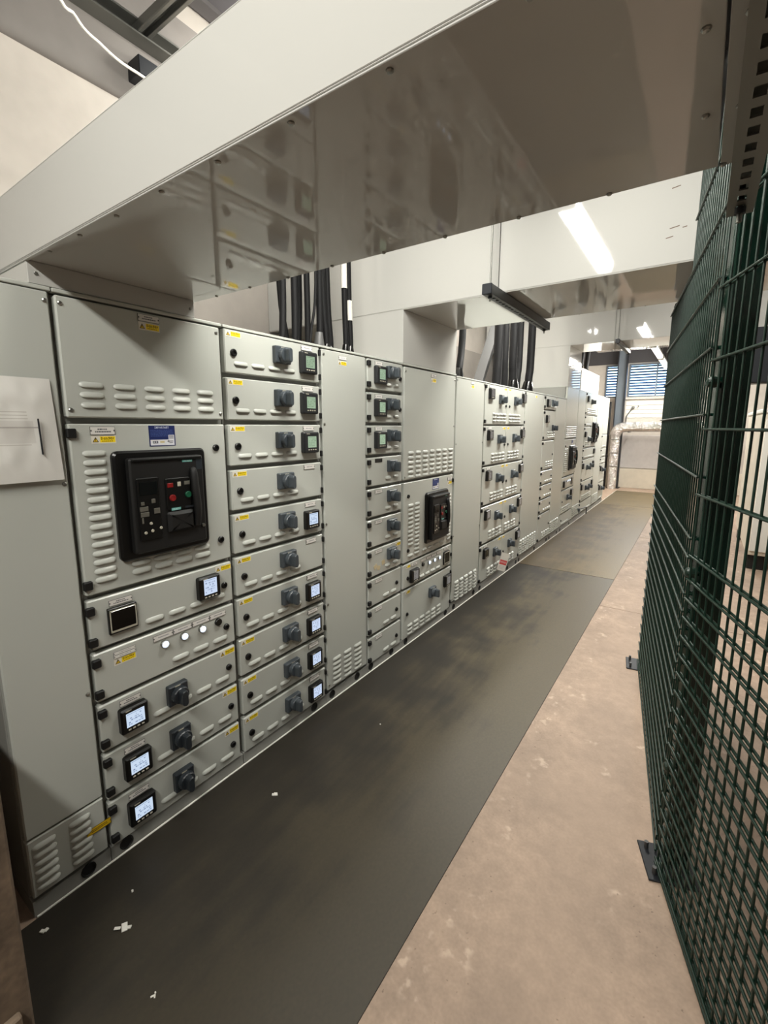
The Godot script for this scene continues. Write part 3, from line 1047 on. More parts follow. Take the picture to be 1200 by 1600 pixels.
	# F: second breaker panel
	t = cabinet("wide grey panel under the middle duct with a black circuit breaker between louvre columns", 2.676, 3.486)
	d = door(t, 2.69, 3.476, 1.268, 2.05, "cover")
	for e in [[2.705, 1.29], [3.46, 1.285], [2.705, 2.02], [3.462, 2.02], [3.462, 1.65]]:
		screw_at(d, e[0], e[1])
	vents(d, [2.745, 2.848, 2.953, 3.06, 3.166, 3.27, 3.374], steps(1.461, 6, -0.0345), 0.078, 0.0205)
	name_plate(t, 3.062, 3.138, 2.011, 2.034)
	warning(t, 3.064, 3.14, 1.974, 2.004)
	d = door(t, 2.692, 3.47, 0.655, 1.25)
	latch(d, 2.754, 1.148)
	latch(d, 2.757, 0.742)
	hinge(d, 3.464, 1.2, 0.014)
	hinge(d, 3.464, 0.7, 0.014)
	vents(d, [2.753], steps(1.079, 10, -0.0322), 0.074)
	vents(d, [2.847], steps(1.079, 13, -0.0312), 0.074)
	vents(d, [2.753], [0.702], 0.074)
	vents(d, [3.372], steps(1.079, 13, -0.0312), 0.074)
	vents(d, [2.962, 3.055, 3.148, 3.241], [0.702], 0.074)
	name_plate(t, 3.375, 3.45, 1.205, 1.23)
	warning(t, 3.375, 3.45, 1.17, 1.198)
	put("notice", plate(0.105, 0.084, 0.001), M.blue_sign, t, F(3.168, 1.198))
	breaker(t, 2.998, 3.362, 0.74, 1.143)
	d = door(t, 2.692, 3.47, 0.458, 0.641)
	latch(d, 2.757, 0.53)
	hinge(d, 3.464, 0.55, 0.014)
	vents(d, [2.928, 3.018, 3.108, 3.2], [0.494], 0.075, 0.0185)
	warning(t, 2.735, 2.795, 0.607, 0.632)
	name_plate(t, 2.805, 2.89, 0.608, 0.63)
	meter(t, 2.84, 0.535, 0.112, 0.1, M.lcd_pale, 0.062, 0.066)
	indicator(t, 2.979, 0.582, false)
	for s in [3.075, 3.16, 3.245]:
		indicator(t, s, 0.575)
	for s in [2.95, 3.035, 3.12, 3.205]:
		name_plate(t, s, s + 0.075, 0.608, 0.626, "label_one")
	name_plate(t, 3.335, 3.415, 0.612, 0.632)
	glass_window(t, 3.375, 0.544, 0.1, 0.11)
	d = door(t, 2.694, 3.47, 0.06, 0.442)
	latch(d, 2.752, 0.25)
	hinge(d, 3.464, 0.39, 0.014)
	hinge(d, 3.464, 0.12, 0.014)
	vents(d, [2.758, 2.851, 2.945, 3.038, 3.131, 3.223], [0.15, 0.118, 0.087], 0.073)
	rotary(t, 3.13, 0.315, 0.094, 0.084, 0.0)
	meter(t, 3.392, 0.337, 0.112, 0.1, M.lcd_pale, 0.058, 0.062)
	warning(t, 2.735, 2.795, 0.408, 0.434)
	lifting_hole(t, 2.745)
	lifting_hole(t, 3.4)

# ================================================================ far cabinets
func cabinets_far() -> void:
	# G
	var t := cabinet("plain tall grey door right of the middle duct's panel, louvres along its foot", 3.488, 4.096, 2.06, 0.085)
	var d := door(t, 3.497, 4.088, 0.092, 2.048)
	for y in [2.03, 1.5, 0.7, 0.12]:
		screw_at(d, 3.512, y)
		screw_at(d, 4.074, y)
	vent_bank(d, [3.556, 3.655, 3.754, 3.853, 3.952], steps(0.262, 6, -0.032), 0.082)
	name_plate(t, 3.78, 3.85, 2.015, 2.035, "label_one")
	warning(t, 3.78, 3.85, 1.98, 2.008)
	lifting_hole(t, 3.56)
	lifting_hole(t, 4.0)
	# H: five rows of paired doors
	t = cabinet("broad grey panel of five rows of paired doors, a tag on its lowest row", 4.098, 5.294, 2.06, 0.085)
	for k in 5:
		var y := 2.046 - 0.3955 * k
		d = door(t, 4.106, 4.69, y - 0.378, y)
		hinge(d, 4.114, y - 0.028)
		hinge(d, 4.114, y - 0.35)
		latch(d, 4.664, y - 0.19)
		vent_bank(d, [4.308, 4.402, 4.496, 4.59], [y - 0.275, y - 0.308, y - 0.34], 0.08)
		d = door(t, 4.698, 5.282, y - 0.378, y)
		hinge(d, 5.276, y - 0.028, 0.014)
		hinge(d, 5.276, y - 0.35, 0.014)
		latch(d, 4.768, y - 0.19)
		vent_bank(d, [4.765, 4.857, 4.95, 5.043], [y - 0.275, y - 0.308, y - 0.34], 0.08)
		meter(t, 4.245, y - 0.088, 0.116, 0.1, M.lcd_pale if k < 4 else M.display, 0.06, 0.064)
		rotary(t, 4.51, y - 0.13, 0.09, 0.092, 0.0)
		rotary(t, 4.955, y - 0.128, 0.09, 0.092, 0.0)
		meter(t, 5.215, y - 0.088, 0.112, 0.1, M.lcd_pale, 0.06, 0.064)
		warning(t, 4.59, 4.68, y - 0.034, y - 0.008)
		warning(t, 4.72, 4.8, y - 0.034, y - 0.008)
		name_plate(t, 4.2, 4.29, y - 0.03, y - 0.008, "label_one")
		name_plate(t, 5.17, 5.26, y - 0.03, y - 0.008, "label_one")
	for s in [4.15, 4.95, 5.24]:
		lifting_hole(t, s)
	# I
	t = cabinet("plain tall grey door between the paired doors and the narrow seven-compartment stack", 5.296, 6.066, 2.06, 0.085)
	d = door(t, 5.306, 6.058, 0.09, 2.046)
	vent_bank(d, steps(5.335, 7, 0.094), steps(0.268, 6, -0.031), 0.08)
	warning(t, 5.66, 5.74, 1.99, 2.02)
	for s in [5.35, 5.98]:
		lifting_hole(t, s)
	# J
	t = cabinet("narrow grey stack of seven compartments of unequal height, fifth panel from the middle duct", 6.068, 6.636, 2.06, 0.085)
	var rows := [[1.872, 2.046], [1.472, 1.855], [1.072, 1.456], [0.874, 1.056], [0.677, 0.858], [0.478, 0.66], [0.09, 0.462]]
	for k in 7:
		var y0: float = rows[k][0]
		var y1: float = rows[k][1]
		d = door(t, 6.076, 6.626, y0, y1)
		hinge(d, 6.086, y1 - 0.03)
		hinge(d, 6.086, y0 + 0.03)
		if k > 1:
			latch(d, 6.585, (y0 + y1) * 0.5)
			name_plate(t, 6.12, 6.2, y1 - 0.035, y1 - 0.012, "label_one")
		if k in [1, 2, 6]:
			vent_bank(d, [6.27, 6.365, 6.46, 6.553], [y0 + 0.1, y0 + 0.068, y0 + 0.036], 0.07)
		else:
			vent_bank(d, [6.27, 6.365, 6.46, 6.553], [y0 + 0.04], 0.07)
	meter(t, 6.225, 1.952, 0.11, 0.1, M.lcd_pale, 0.06, 0.064)
	rotary(t, 6.46, 1.958, 0.09, 0.09, 0.0)
	meter(t, 6.22, 1.745, 0.11, 0.1, M.lcd_pale, 0.06, 0.064)
	rotary(t, 6.53, 1.63, 0.09, 0.08, 0.0, true)
	lifting_hole(t, 6.55)
	# K
	t = cabinet("last plain door before the panels step up in height", 6.638, 7.236, 2.06, 0.085)
	d = door(t, 6.646, 7.225, 0.09, 2.046)
	vent_bank(d, [6.67, 6.763, 6.856, 6.949, 7.042], steps(0.266, 6, -0.029), 0.08)
	for s in [6.7, 7.12]:
		lifting_hole(t, s)
	# L: taller breaker panel
	t = cabinet("first of the taller grey panels, under the far duct, with a black circuit breaker", 7.238, 8.016, 2.245, 0.08)
	d = door(t, 7.25, 8.005, 1.468, 2.236, "cover")
	vent_bank(d, steps(7.31, 7, 0.095), steps(1.64, 6, -0.031), 0.08)
	d = door(t, 7.25, 8.005, 0.878, 1.45)
	latch(d, 7.33, 1.35)
	latch(d, 7.33, 0.95)
	vent_bank(d, [7.3, 7.4], steps(1.3, 12, -0.0315), 0.08)
	breaker(t, 7.575, 7.94, 0.955, 1.352)
	put("notice", plate(0.1, 0.07, 0.001), M.blue_sign, t, F(7.76, 1.4))
	d = door(t, 7.25, 8.005, 0.674, 0.86)
	meter(t, 7.38, 0.755, 0.11, 0.1, M.lcd_pale, 0.06, 0.064)
	glass_window(t, 7.9, 0.765, 0.1, 0.11)
	for s in [7.55, 7.64, 7.73]:
		indicator(t, s, 0.79)
	d = door(t, 7.25, 8.005, 0.288, 0.656)
	rotary(t, 7.66, 0.52, 0.094, 0.09, 0.0)
	meter(t, 7.9, 0.575, 0.11, 0.1, M.lcd_pale, 0.06, 0.064)
	latch(d, 7.33, 0.48)
	vent_bank(d, steps(7.31, 6, 0.093), [0.385, 0.352, 0.32], 0.08)
	d = door(t, 7.25, 8.005, 0.088, 0.272)
	latch(d, 7.33, 0.18)
	vent_bank(d, steps(7.34, 5, 0.093), [0.13], 0.08)
	for s in [7.32, 7.92]:
		lifting_hole(t, s)
	# P
	t = cabinet("plain tall grey door between the two far panels that have black circuit breakers", 8.018, 8.596, 2.245, 0.08)
	d = door(t, 8.028, 8.588, 0.088, 2.236)
	screw_at(d, 8.06, 1.55)
	screw_at(d, 8.06, 0.9)
	vent_bank(d, steps(8.06, 5, 0.1), steps(0.29, 6, -0.031), 0.085)
	# M: mixed panel with second far breaker
	t = cabinet("grey panel near the far end with its black breaker high on the right side", 8.598, 9.684, 2.245, 0.08)
	var mr := [[1.852, 2.236, 9.67], [1.652, 1.838, 9.24], [1.272, 1.638, 9.24], [1.07, 1.256, 9.67], [0.676, 1.055, 9.67], [0.292, 0.66, 9.67], [0.09, 0.276, 9.67]]
	for k in 7:
		var y0: float = mr[k][0]
		var y1: float = mr[k][1]
		d = door(t, 8.608, mr[k][2], y0, y1)
		hinge(d, 8.62, y1 - 0.03)
		hinge(d, 8.62, y0 + 0.03)
		if k in [0, 2, 5]:
			vent_bank(d, steps(8.75, 4 if k == 2 else 8, 0.1), [y0 + 0.1, y0 + 0.066, y0 + 0.032], 0.085)
		elif k != 4:
			vent_bank(d, steps(8.75, 4 if k == 1 else 8, 0.1), [y0 + 0.035], 0.085)
	d = door(t, 9.25, 9.67, 1.272, 1.838)
	breaker(t, 9.29, 9.652, 1.33, 1.732)
	for e in [[8.76, 2.13], [8.72, 1.51], [8.7, 0.945], [8.7, 0.56], [9.6, 0.945], [9.6, 0.57], [9.6, 1.18]]:
		meter(t, e[0], e[1], 0.11, 0.1, M.lcd_pale, 0.06, 0.064)
	for e in [[9.1, 2.09], [9.0, 1.42], [9.06, 0.9], [9.06, 0.52], [9.36, 0.92], [9.36, 0.52]]:
		rotary(t, e[0], e[1], 0.094, 0.09, 0.0)
	# N and O
	t = cabinet("plain tall grey door between the last breaker panel and the end panel", 9.686, 10.376, 2.245, 0.08)
	d = door(t, 9.696, 10.366, 0.088, 2.236)
	vent_bank(d, steps(9.74, 6, 0.1), steps(0.28, 6, -0.031), 0.085)
	t = cabinet("grey end panel of the row, beside the foil covered pipe", 10.378, 11.0, 2.245, 0.08)
	var oy := [2.236, 1.48, 1.19, 1.0, 0.86, 0.46, 0.088]
	for k in 6:
		d = door(t, 10.388, 10.99, oy[k + 1] + 0.014, oy[k])
		if k > 0:
			hinge(d, 10.4, oy[k] - 0.035)
			vent_bank(d, [10.55, 10.65, 10.75], [oy[k + 1] + 0.05], 0.085)
	screw_at(d, 10.9, 0.2)
	rotary(t, 10.72, 0.735, 0.094, 0.09, 0.0)
	rotary(t, 10.75, 0.33, 0.094, 0.09, 0.0)
	meter(t, 10.5, 0.77, 0.11, 0.1, M.lcd_pale, 0.06, 0.064)
	meter(t, 10.5, 0.36, 0.11, 0.1, M.lcd_pale, 0.06, 0.064)
	# cable box on top of the far panels
	t = thing("cable_box", "white sheet metal box standing on top of the far panels, three cables leaving its top", "cable box", Vector3(-2.1, 2.245, -9.9))
	part("body", cb(0.4, 0.45, 1.7, 0.006), M.white, t, Vector3(0, 0.225, 0))
	part("lid", cb(0.41, 0.012, 1.71, 0.003), M.white, t, Vector3(0, 0.455, 0))

# ================================================================ fence on the right
func fence() -> void:
	var a := deg_to_rad(18.8)
	var J := Vector3(0.01, 0, -1.8)
	var t := thing("mesh_fence_panel", "dark green welded mesh panel nearest the camera, running out of the picture on the right", "fence panel", J, a)
	var ys: Array = [2.495, 2.284, 2.07, 1.855, 1.642, 1.43, 1.222]
	for k in 18:
		ys.append(1.141 - k * 0.0685)
	ys[-1] = 0.025
	mesh_wires(t, ys.slice(0, 2), 1.0, 0.0, 0.62, 2.09, 2.52)
	mesh_wires(t, ys.slice(2), 1.0, 0.0, 1.3, 0.0, 2.09)
	var b := deg_to_rad(8.0)
	t = thing("mesh_fence_panel", "dark green welded mesh panel seen almost edge on, beyond the nearer fence post", "fence panel", Vector3(0.012, 0, -1.83), b)
	ys = [2.335, 2.118, 1.905, 1.69, 1.48, 1.265]
	for k in 19:
		ys.append(1.197 - k * 0.0655)
	mesh_wires(t, ys, -1.0, 0.03, 1.68, 0.02, 2.36)
	# raised strip over its near half
	mesh_wires(t, [2.58, 2.8], -1.0, 0.03, 0.83, 2.34, 2.84)
	post("dark green square fence post where the two mesh panels meet", Vector3(0.058, 0, -1.875), a, Vector3(-0.045, 0, 0.06))
	post("dark green square fence post at the far end of the edge on mesh panel", Vector3(-0.17, 0, -3.47), b, Vector3(-0.07, 0, 0.05), 2.38)
	# clamps that hold the near panel to its post
	for y in [1.79, 1.16, 0.42]:
		var c := thing("fence_clamp", "small round clamp on the nearer fence post, %s" % ("just above eye level" if y > 1.5 else "at hip height" if y > 1.0 else "near the floor"), "clamp", Vector3(0.012, y, -1.812), a, "fence clamps")
		part("cap", lathe("clamp", [Vector2(-0.012, 0.017), Vector2(0.006, 0.018), Vector2(0.014, 0.013), Vector2(0.017, 0.0)], 12), M.green, c, Vector3.ZERO, Vector3(0, PI, 0))
		part("bolt", lathe("clampb", [Vector2(0, 0.005), Vector2(0.06, 0.005), Vector2(0.06, 0.0)], 8), M.green, c, Vector3(0, 0, -0.01))

func mesh_wires(t: Node3D, ys: Array, dir: float, u0: float, u1: float, y0: float, y1: float) -> void:
	var l := u1 - u0
	for y in ys:
		for e in [-0.0068, 0.0068]:
			part("horizontal_wire", rod(l, 0.0042, 6), M.green, t, Vector3(e, y, dir * (u0 + l * 0.5)), Vector3(PI / 2, 0, 0))
	var u := u0 + 0.006
	while u < u1:
		part("vertical_wire", rod(y1 - y0, 0.0034, 6), M.green, t, Vector3(0, (y0 + y1) * 0.5, dir * u))
		u += 0.049

func post(label: String, at: Vector3, a: float, foot: Vector3, h := 2.6) -> void:
	var t := thing("fence_post", label, "fence post", at, a)
	part("tube", cb(0.08, h, 0.08, 0.005), M.green_gloss, t, Vector3(0, h * 0.5, 0))
	part("cap", cb(0.086, 0.02, 0.086, 0.006), M.black_matt, t, Vector3(0, h + 0.01, 0))
	part("base_plate", cb(0.17, 0.008, 0.17, 0.002), M.dark_steel, t, Vector3(0, 0.004, 0) + foot * 0.6)
	for e in [[-0.06, 0.055], [-0.06, -0.055], [0.06, 0.055], [0.06, -0.055]]:
		part("anchor_bolt", rod(0.03, 0.008, 6), M.zinc_dark, t, Vector3(e[0], 0.02, e[1]) + foot * 0.6)

# ================================================================ cables
func cable(label: String, group: String, pts: Array, r: float, boot := 0.0, sleeve := Vector2.ZERO) -> void:
	var base: Vector3 = pts[0]
	var t := thing("power_cable", label, "cable", base, 0.0, group)
	var loc: Array = []
	for p in pts:
		loc.append(p - base)
	part("sheath", tube(curve(loc, 6), r, 12), M.cable, t)
	if boot > 0.0:
		part("boot", tube([Vector3(0, 0, 0), Vector3(0, boot * 0.6, 0), Vector3(0, boot, 0) + (loc[1] as Vector3).normalized() * 0.02], [r * 1.55, r * 1.5, r * 1.05], 14), M.cable_grey if label.contains("grey boot") and not label.contains("the grey booted") else M.boot, t)
	if sleeve != Vector2.ZERO:
		var q: Array = []
		for v in curve(loc, 12):
			if v.y >= sleeve.x and v.y <= sleeve.y:
				q.append(v)
		part("white_marker", tube(q, r * 1.14, 12), M.white_plastic, t)

func cables() -> void:
	var g := "black cables rising behind the compartment stacks"
	var where := ["leftmost cable of the near bundle, standing apart", "second cable of the near bundle, thick and straight", "third cable of the near bundle, set far back", "slim cable leaning behind the thick ones of the near bundle", "dark cable in the middle of the near bundle, set back", "cable just left of the grey booted one in the near bundle", "cable with the big grey boot in the near bundle", "cable right of the grey booted one in the near bundle", "cable leaning left, two before the white marked pair", "cable beside the white marked pair, bent outwards", "cable with a long white marker, the upper one of the marked pair", "rightmost cable of the near bundle with a white marker half way up"]
	var list := [
		[1.862, -2.0, 1.9, 0.02, 0.0], [1.96, -2.0, 1.99, 0.02, 0.0], [2.06, -2.16, 2.02, 0.017, 0.0], [2.0, -1.93, 2.1, 0.008, 0.0],
		[2.1, -2.12, 2.15, 0.019, 0.0], [2.085, -2.02, 2.115, 0.018, 0.0], [2.15, -1.98, 2.18, 0.021, 0.12], [2.24, -2.0, 2.23, 0.02, 0.07],
		[2.3, -2.13, 2.37, 0.018, 0.06], [2.335, -2.05, 2.33, 0.02, 0.07],
		[2.385, -1.965, 2.4, 0.018, 0.08], [2.452, -1.98, 2.464, 0.019, 0.08]]
	for i in list.size():
		var e: Array = list[i]
		var sl := Vector2.ZERO
		if i == 10: sl = Vector2(0.42, 0.64)
		if i == 11: sl = Vector2(0.25, 0.4)
		cable("black power " + where[i], g, [Vector3(e[1], 2.074, -e[0]), Vector3(e[1], 2.2, -lerpf(e[0], e[2], 0.3)), Vector3(e[1] - 0.02, 2.6, -e[2]), Vector3(e[1] - 0.04, 4.15, -e[2])], e[3], e[4], sl)
	cable("single thick black cable with a dark boot, right against the riser of the middle duct", "thick black cables behind the paired doors", [Vector3(-1.98, 2.062, -4.1), Vector3(-1.98, 2.2, -4.12), Vector3(-2.0, 2.4, -4.2), Vector3(-2.0, 2.75, -4.22), Vector3(-2.0, 4.3, -4.24)], 0.034, 0.12)
	var h := ["leftmost of the thick cables above the paired doors", "second of the thick cables above the paired doors", "middle one of the thick cables above the paired doors", "slimmer fourth of the thick cables above the paired doors", "rightmost of the thick cables above the paired doors, with a black boot"]
	var hs := [[5.2, -2.02, 5.22, 0.052], [5.5, -2.04, 5.47, 0.05], [5.75, -2.02, 5.72, 0.05], [5.98, -2.05, 6.05, 0.04], [6.22, -1.98, 6.3, 0.05]]
	for i in 5:
		var e: Array = hs[i]
		cable("black " + h[i], "thick black cables behind the paired doors", [Vector3(e[1], 2.062, -e[0]), Vector3(e[1], 2.3, -lerpf(e[0], e[2], 0.5)), Vector3(e[1], 2.6, -e[2]), Vector3(e[1], 4.15, -e[2])], e[3], 0.16 if i in [2, 4] else 0.0)
	var b := ["left one of the three cables leaving the white box", "middle one of the three cables leaving the white box", "right one of the three cables leaving the white box"]
	for i in 3:
		var s := 9.35 + i * 0.5
		cable("black " + b[i], "cables out of the white box", [Vector3(-2.1, 2.708, -s), Vector3(-2.1, 2.9, -s - 0.03), Vector3(-2.1, 3.2, -s - 0.12), Vector3(-2.1, 4.3, -s - 0.35)], 0.045, 0.09)
	var t := thing("diagonal_brace", "flat grey steel strip leaning behind the panels, left of the thick cables", "brace", Vector3(-2.34, 2.06, -5.33))
	var br := part("strip", cb(0.13, 1.1, 0.06, 0.003), M.zinc_dark, t, Vector3(0, 0.5, -0.34), Vector3(-0.6, 0, 0))
	part("bolt", screw(), M.steel, br, Vector3(0.065, 0.1, 0))
	# white flex near the roof
	t = thing("white_flex", "white electrical flex curving down behind the nearest duct under the roof", "cable", Vector3(-1.85, 3.0, -0.8))
	part("sheath", tube(curve([Vector3(0.1, 1.3, 0.3), Vector3(0.06, 0.12, 0.06), Vector3(0.0, 0.0, -0.05), Vector3(-0.05, 0.0, -0.15), Vector3(-0.075, 0.0, -0.23), Vector3(-0.08, 0.0, -0.33), Vector3(-0.08, -0.02, -0.5), Vector3(-0.1, 0.3, -0.8), Vector3(-0.1, 1.3, -0.9)], 8), 0.0052, 10), M.white_plastic, t)

# ================================================================ hanging channels under the ducts
func slotted(l: float, w: float, h: float) -> Mesh:
	var st := new_st()
	for e in [-1, 1]:
		add_box(st, Vector3(e * (w * 0.5 - 0.0015), 0, 0), Vector3(0.003, h, l), 0.0008)
		add_box(st, Vector3(e * (w * 0.5 - w * 0.17), -h * 0.5 + 0.0015, 0), Vector3(w * 0.34, 0.003, l), 0.0)
	add_box(st, Vector3(0, h * 0.5 - 0.0015, 0), Vector3(w, 0.003, l), 0.0008)
	var z := -l * 0.5 + 0.012
	while z < l * 0.5:
		add_box(st, Vector3(0, -h * 0.5 + 0.0015, z), Vector3(w * 0.34, 0.003, 0.024))
		z += 0.05
	return done(st)

func trapeze(label: String, x: float, y: float, s0: float, s1: float, w: float, h: float, m: Material, capped: bool) -> void:
	var l := s1 - s0
	var t := thing("slotted_channel", label, "support channel", Vector3(x, y, -(s0 + s1) * 0.5))
	part("channel", slotted(l, w, h), m, t, Vector3(0, h * 0.5, 0))
	for e in [-1, 1]:
		var z: float = e * (l * 0.5 - 0.045)
		part("threaded_rod", rod(CY - y + 0.03, 0.005, 8), M.zinc, t, Vector3(0, (CY - y) * 0.5 - 0.015, z))
		part("nut", rod(0.012, 0.011, 6), M.dark_steel, t, Vector3(0, -0.008, z))
		part("nut", rod(0.012, 0.011, 6), M.dark_steel, t, Vector3(0, h + 0.007, z))
		if capped:
			part("end_cap", cb(w + 0.004, h + 0.004, 0.012, 0.003), M.dark_steel, t, Vector3(0, h * 0.5, e * l * 0.5))

func hangers() -> void:
	trapeze("pale slotted steel channel under the nearest duct, ending above the green fence", 0.022, 2.093, 0.05, 1.285, 0.046, 0.044, M.zinc, false)
	trapeze("dark slotted channel hung on threaded rods under the middle duct", -1.03, 2.36, 2.46, 3.6, 0.052, 0.052, M.channel_dark, true)
	trapeze("slotted channel hung under the far duct, small in the picture", -1.06, 2.775, 7.1, 8.25, 0.05, 0.05, M.zinc_dark, true)

# ================================================================ far end of the room
func end_of_room() -> void:
	struct_box("trim_5", M.cream, Vector3(WX, 0, FZ + 0.06), Vector3(EX, 0.52, FZ), 0.006)
	struct_box("trim_6", M.grey_panel, Vector3(-1.78, 0.54, FZ + 0.03), Vector3(0.6, 1.42, FZ), 0.006)
	struct_box("trim_7", M.wall, Vector3(-2.3, 2.36, FZ + 0.05), Vector3(0.4, 2.42, FZ), 0.004)
	for k in 4:
		struct_box("trim_%d" % (8 + k), M.white, Vector3(-1.74, 1.88 + k * 0.11, FZ + 0.012), Vector3(0.4, 1.975 + k * 0.11, FZ), 0.004)
	struct_box("trim_12", M.ceiling_dark, Vector3(WX, 3.3, FZ + 0.04), Vector3(EX, 3.95, FZ), 0.004)
	var c := thing("steel_column", "dark steel column with a pale web, standing between the two louvre windows", "column", Vector3(-1.86, 0, FZ + 0.25))
	part("web", cb(0.2, CY, 0.012, 0.001), M.steel_web, c, Vector3(0, CY * 0.5, 0))
	for e in [-1, 1]:
		part("flange", cb(0.016, CY, 0.18, 0.002), M.dark_steel, c, Vector3(e * 0.105, CY * 0.5, 0))
	part("foot_plate", cb(0.3, 0.02, 0.26, 0.003), M.dark_steel, c, Vector3(0, 0.01, 0))
	var p := thing("foil_pipe", "silver foil wrapped pipe with an elbow in front of the end wall", "pipe", Vector3(-1.87, 0.5, FZ + 0.5))
	part("riser", tube([Vector3(0, -0.5, 0), Vector3(0, 0.3, 0), Vector3(0, 0.95, 0)], [0.105, 0.11, 0.112], 20), M.foil, p)
	part("elbow", tube(curve([Vector3(0, 0.93, 0), Vector3(0.02, 1.02, 0), Vector3(0.1, 1.11, 0), Vector3(0.24, 1.14, 0)], 6), 0.132, 20), M.foil, p)
	part("run", tube([Vector3(0.22, 1.14, 0), Vector3(0.9, 1.145, 0), Vector3(2.2, 1.15, 0)], [0.128, 0.13, 0.13], 20), M.foil, p)
	for x in [0.3, 1.1]:
		part("bracket", cb(0.03, 0.02, 0.4, 0.002), M.zinc, p, Vector3(x, 1.0, -0.15))
	for y in [0.1, 0.45, 0.8]:
		part("band", tube([Vector3(0, y, 0), Vector3(0, y + 0.02, 0)], 0.116, 20), M.steel, p)
	var d := thing("foil_duct", "silver foil covered rectangular duct under the roof above the louvre windows", "duct", Vector3(-0.8, 3.5, -12.1))
	part("duct", cb(2.9, 0.2, 0.3, 0.02), M.foil, d)
	for x in [-1.1, -0.4, 0.4, 1.1]:
		part("tape_band", cb(0.06, 0.204, 0.304, 0.02), M.steel, d, Vector3(x, 0, 0))
		part("hanger", rod(0.8, 0.005), M.zinc, d, Vector3(x, 0.45, 0.1))
	var v := thing("conduit_bend", "thin grey conduit bending to a small fitting on the end wall, above the foil pipe", "conduit", Vector3(-1.7, 1.78, FZ + 0.06))
	part("conduit", tube(curve([Vector3(0, -0.1, 0), Vector3(0.0, 0.12, 0), Vector3(0.04, 0.22, 0), Vector3(0.12, 0.34, 0)], 5), 0.014, 8), M.zinc, v)
	part("fitting", cb(0.07, 0.06, 0.05, 0.01), M.zinc, v, Vector3(0.14, 0.37, 0))
	part("knob", lathe("cknob", [Vector2(0, 0.02), Vector2(0.03, 0.018), Vector2(0.03, 0)], 10), M.zinc, v, Vector3(0.26, 0.4, 0), Vector3(0, -PI / 2, 0))
	var q := thing("pipe_stub", "black capped pipe stub low on the end wall, left of the foil pipe", "pipe", Vector3(-2.08, 0.0, FZ + 0.3))
	part("pipe", rod(2.3, 0.03, 12), M.black_matt, q, Vector3(0, 1.15, 0))
	part("cap", lathe("pcap", [Vector2(-0.07, 0.045), Vector2(0.07, 0.05), Vector2(0.08, 0)], 12), M.black, q, Vector3(0, 0.85, 0.02), Vector3(0, -PI / 2, 0))

# ================================================================ behind the fence
func right_side() -> void:
	var t := thing("pale_enclosure", "pale cream enclosure on dark feet, glimpsed through the near mesh right of the fence post", "enclosure", Vector3(1.2, 0, -7.6))
	part("body", cb(1.3, 1.62, 2.0, 0.01), M.cream, t, Vector3(0, 0.99, 0))
	part("lid", cb(1.34, 0.05, 2.04, 0.01), M.white, t, Vector3(0, 1.825, 0))
	for k in 3:
		part("door_panel", cb(0.4, 1.5, 0.02, 0.005), M.white_plastic, t, Vector3(-0.43 + k * 0.43, 0.98, 1.01))
	for e in [[-0.55, -0.85], [-0.55, 0.85], [0.55, -0.85], [0.55, 0.85]]:
		part("foot", cb(0.16, 0.18, 0.16, 0.01), M.black_matt, t, Vector3(e[0], 0.09, e[1]))
	t = thing("pale_enclosure", "grey white cabinet standing close behind the near mesh at the right edge", "enclosure", Vector3(1.2, 0, -4.2))
	part("body", cb(1.05, 1.5, 0.8, 0.01), M.grey_panel, t, Vector3(0, 0.88, 0))
	part("door_panel", cb(0.5, 1.4, 0.02, 0.006), M.white, t, Vector3(-0.26, 0.88, 0.41))
	part("door_panel", cb(0.5, 1.4, 0.02, 0.006), M.white, t, Vector3(0.26, 0.88, 0.41))
	for e in [[-0.45, -0.3], [-0.45, 0.3], [0.45, -0.3], [0.45, 0.3]]:
		part("castor", lathe("castor", [Vector2(-0.025, 0.0), Vector2(-0.025, 0.06), Vector2(0.025, 0.06), Vector2(0.025, 0.0)], 16), M.black_matt, t, Vector3(e[0], 0.06, e[1]))
	t = thing("dark_beam", "dark steel beam high on the right, seen through the near mesh", "roof beam", Vector3(1.4, 2.3, -5.6))
	part("beam", cb(2.2, 0.5, 0.2, 0.01), M.dark_steel, t)

# ================================================================ small things
func mat_sheet(w: float, l: float) -> Mesh:
	var st := new_st()
	var t := 0.005
	var v := [Vector3(-w / 2, t, l / 2), Vector3(w / 2, t, l / 2), Vector3(w / 2, t, -l / 2), Vector3(-w / 2, t, -l / 2)]
	var uv := [Vector2(0, 0), Vector2(1, 0), Vector2(1, 1), Vector2(0, 1)]
	for k in [0, 2, 1, 0, 3, 2]:
		st.set_uv(uv[k])
		st.add_vertex(v[k])
	st.set_uv(Vector2(0.02, 0.02))
	for k in 4:
		var a: Vector3 = v[k]
		var b: Vector3 = v[(k + 1) % 4]
		quad(st, a, b, b - Vector3(0, t, 0), a - Vector3(0, t, 0), (a + b) * Vector3(1, 0, 1))
	return done(st)

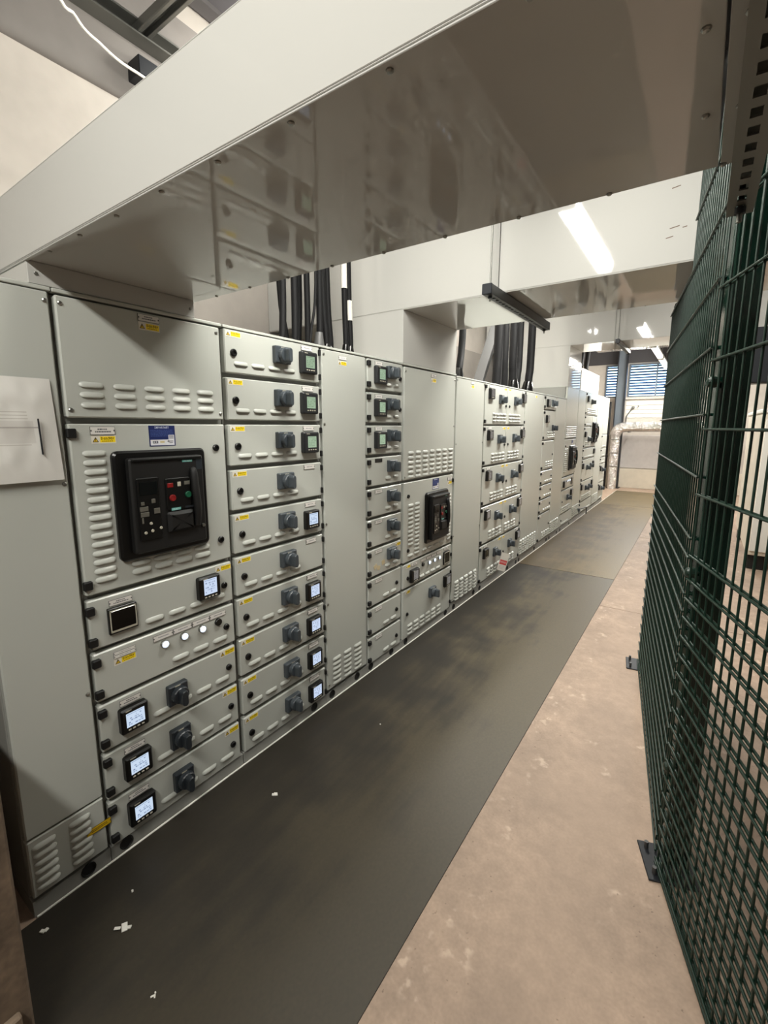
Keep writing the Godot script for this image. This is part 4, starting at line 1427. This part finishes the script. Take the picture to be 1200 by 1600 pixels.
func small_things() -> void:
	var words := ["dark rubber mat section nearest the camera, along the foot of the panels", "middle rubber mat section, paler olive, between the two mat joints", "last short rubber mat section before the end wall"]
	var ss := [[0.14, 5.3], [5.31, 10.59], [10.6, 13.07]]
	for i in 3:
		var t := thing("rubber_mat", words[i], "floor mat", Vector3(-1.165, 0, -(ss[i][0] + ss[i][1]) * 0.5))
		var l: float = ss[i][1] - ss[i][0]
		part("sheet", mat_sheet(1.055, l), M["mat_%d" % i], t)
	# papers in a clear pouch
	var p := thing("document_pouch", "crumpled clear pouch of papers hung on the plain near panel", "document pouch", Vector3(XF + 0.002, 1.635, -0.5))
	var st := new_st(true)
	var nz := noise(77, 2.2, 3)
	var n := 18
	var pt := func(i: int, k: int) -> Vector3:
		var u := i / float(n)
		var v := k / float(n)
		var edge: float = minf(minf(u, 1.0 - u), minf(v, 1.0 - v)) * 5.0
		return Vector3(0.004 + 0.006 * minf(edge, 1.0) * (1.0 + nz.get_noise_2d(u * 2.0, v * 2.0)) + 0.012 * v, 0.158 - 0.316 * v, 0.1 - 0.2 * u - 0.008 * v)
	for i in n:
		for k in n:
			for e in [[i, k], [i + 1, k], [i + 1, k + 1], [i, k], [i + 1, k + 1], [i, k + 1]]:
				st.set_uv(Vector2(e[0] / float(n), e[1] / float(n)))
				st.add_vertex(pt.call(e[0], e[1]))
	part("papers", done(st), M.paper, p)
	part("slide_grip", cb(0.005, 0.11, 0.004, 0.001), M.dark_steel, p, Vector3(0.026, -0.02, -0.052), Vector3(0.02, 0, 0))
	# danger tag on a switch
	var g := thing("danger_tag", "white card tag with a red band hung on a low switch of the paired doors", "tag", F(4.56, 0.3, 0.085))
	part("card", plate(0.115, 0.195, 0.0015), M.danger_tag, g, Vector3(0, -0.08, 0), Vector3(-0.35, -0.5, 0))
	part("padlock", cb(0.02, 0.04, 0.03, 0.004), M.red, g, Vector3(-0.02, -0.1, -0.08))
	part("tie", rod(0.08, 0.002), M.white_plastic, g, Vector3(-0.02, 0.03, 0), Vector3(0, 0, 0.6))
	# small open cable end near the floor of the end panels
	var h := thing("hose_loop", "short dark cable loop coming out at the foot of the far panels", "cable", F(8.45, 0.2, 0.02))
	part("loop", tube(curve([Vector3(0, 0, 0), Vector3(0.06, 0.01, -0.1), Vector3(0.08, 0.0, -0.3), Vector3(0.07, -0.13, -0.36)], 6), 0.011, 8), M.cable_grey, h)
	part("block", cb(0.04, 0.05, 0.06, 0.008), M.slate, h, Vector3(0.02, -0.01, 0))
	# litter on the mat
	var rng := RandomNumberGenerator.new()
	rng.seed = 20
	var bits := [["torn white scrap of paper lying on the near mat", -1.417, 0.533, 0.02], ["small pale chip on the mat at the near corner of the panels", -1.629, 0.392, 0.012], ["thin pale curl of cable tie on the mat before the ten-compartment panel", -1.439, 1.21, 0.014],
		["tiny pale crumb on the mat below the plain tall door", -1.323, 1.878, 0.006], ["pale crumbs on the mat at the bottom edge of the picture", -1.161, 0.499, 0.01], ["tiny pale fleck on the mat behind the torn scrap", -1.52, 0.618, 0.005]]
	for b in bits:
		var o := thing("litter", b[0], "litter", Vector3(b[1], 0.005, -b[2]), rng.randf() * 3.0, "pale litter on the mat")
		for k in 3:
			part("scrap", cb(b[3] * rng.randf_range(0.5, 1.3), 0.002 + 0.003 * rng.randf(), b[3] * rng.randf_range(0.4, 1.6), 0.0008), M.white, o, Vector3((rng.randf() - 0.5) * b[3] * 1.6, 0.002, (rng.randf() - 0.5) * b[3] * 1.6), Vector3(rng.randf() * 0.3, rng.randf() * 3.0, 0.2 * rng.randf()))
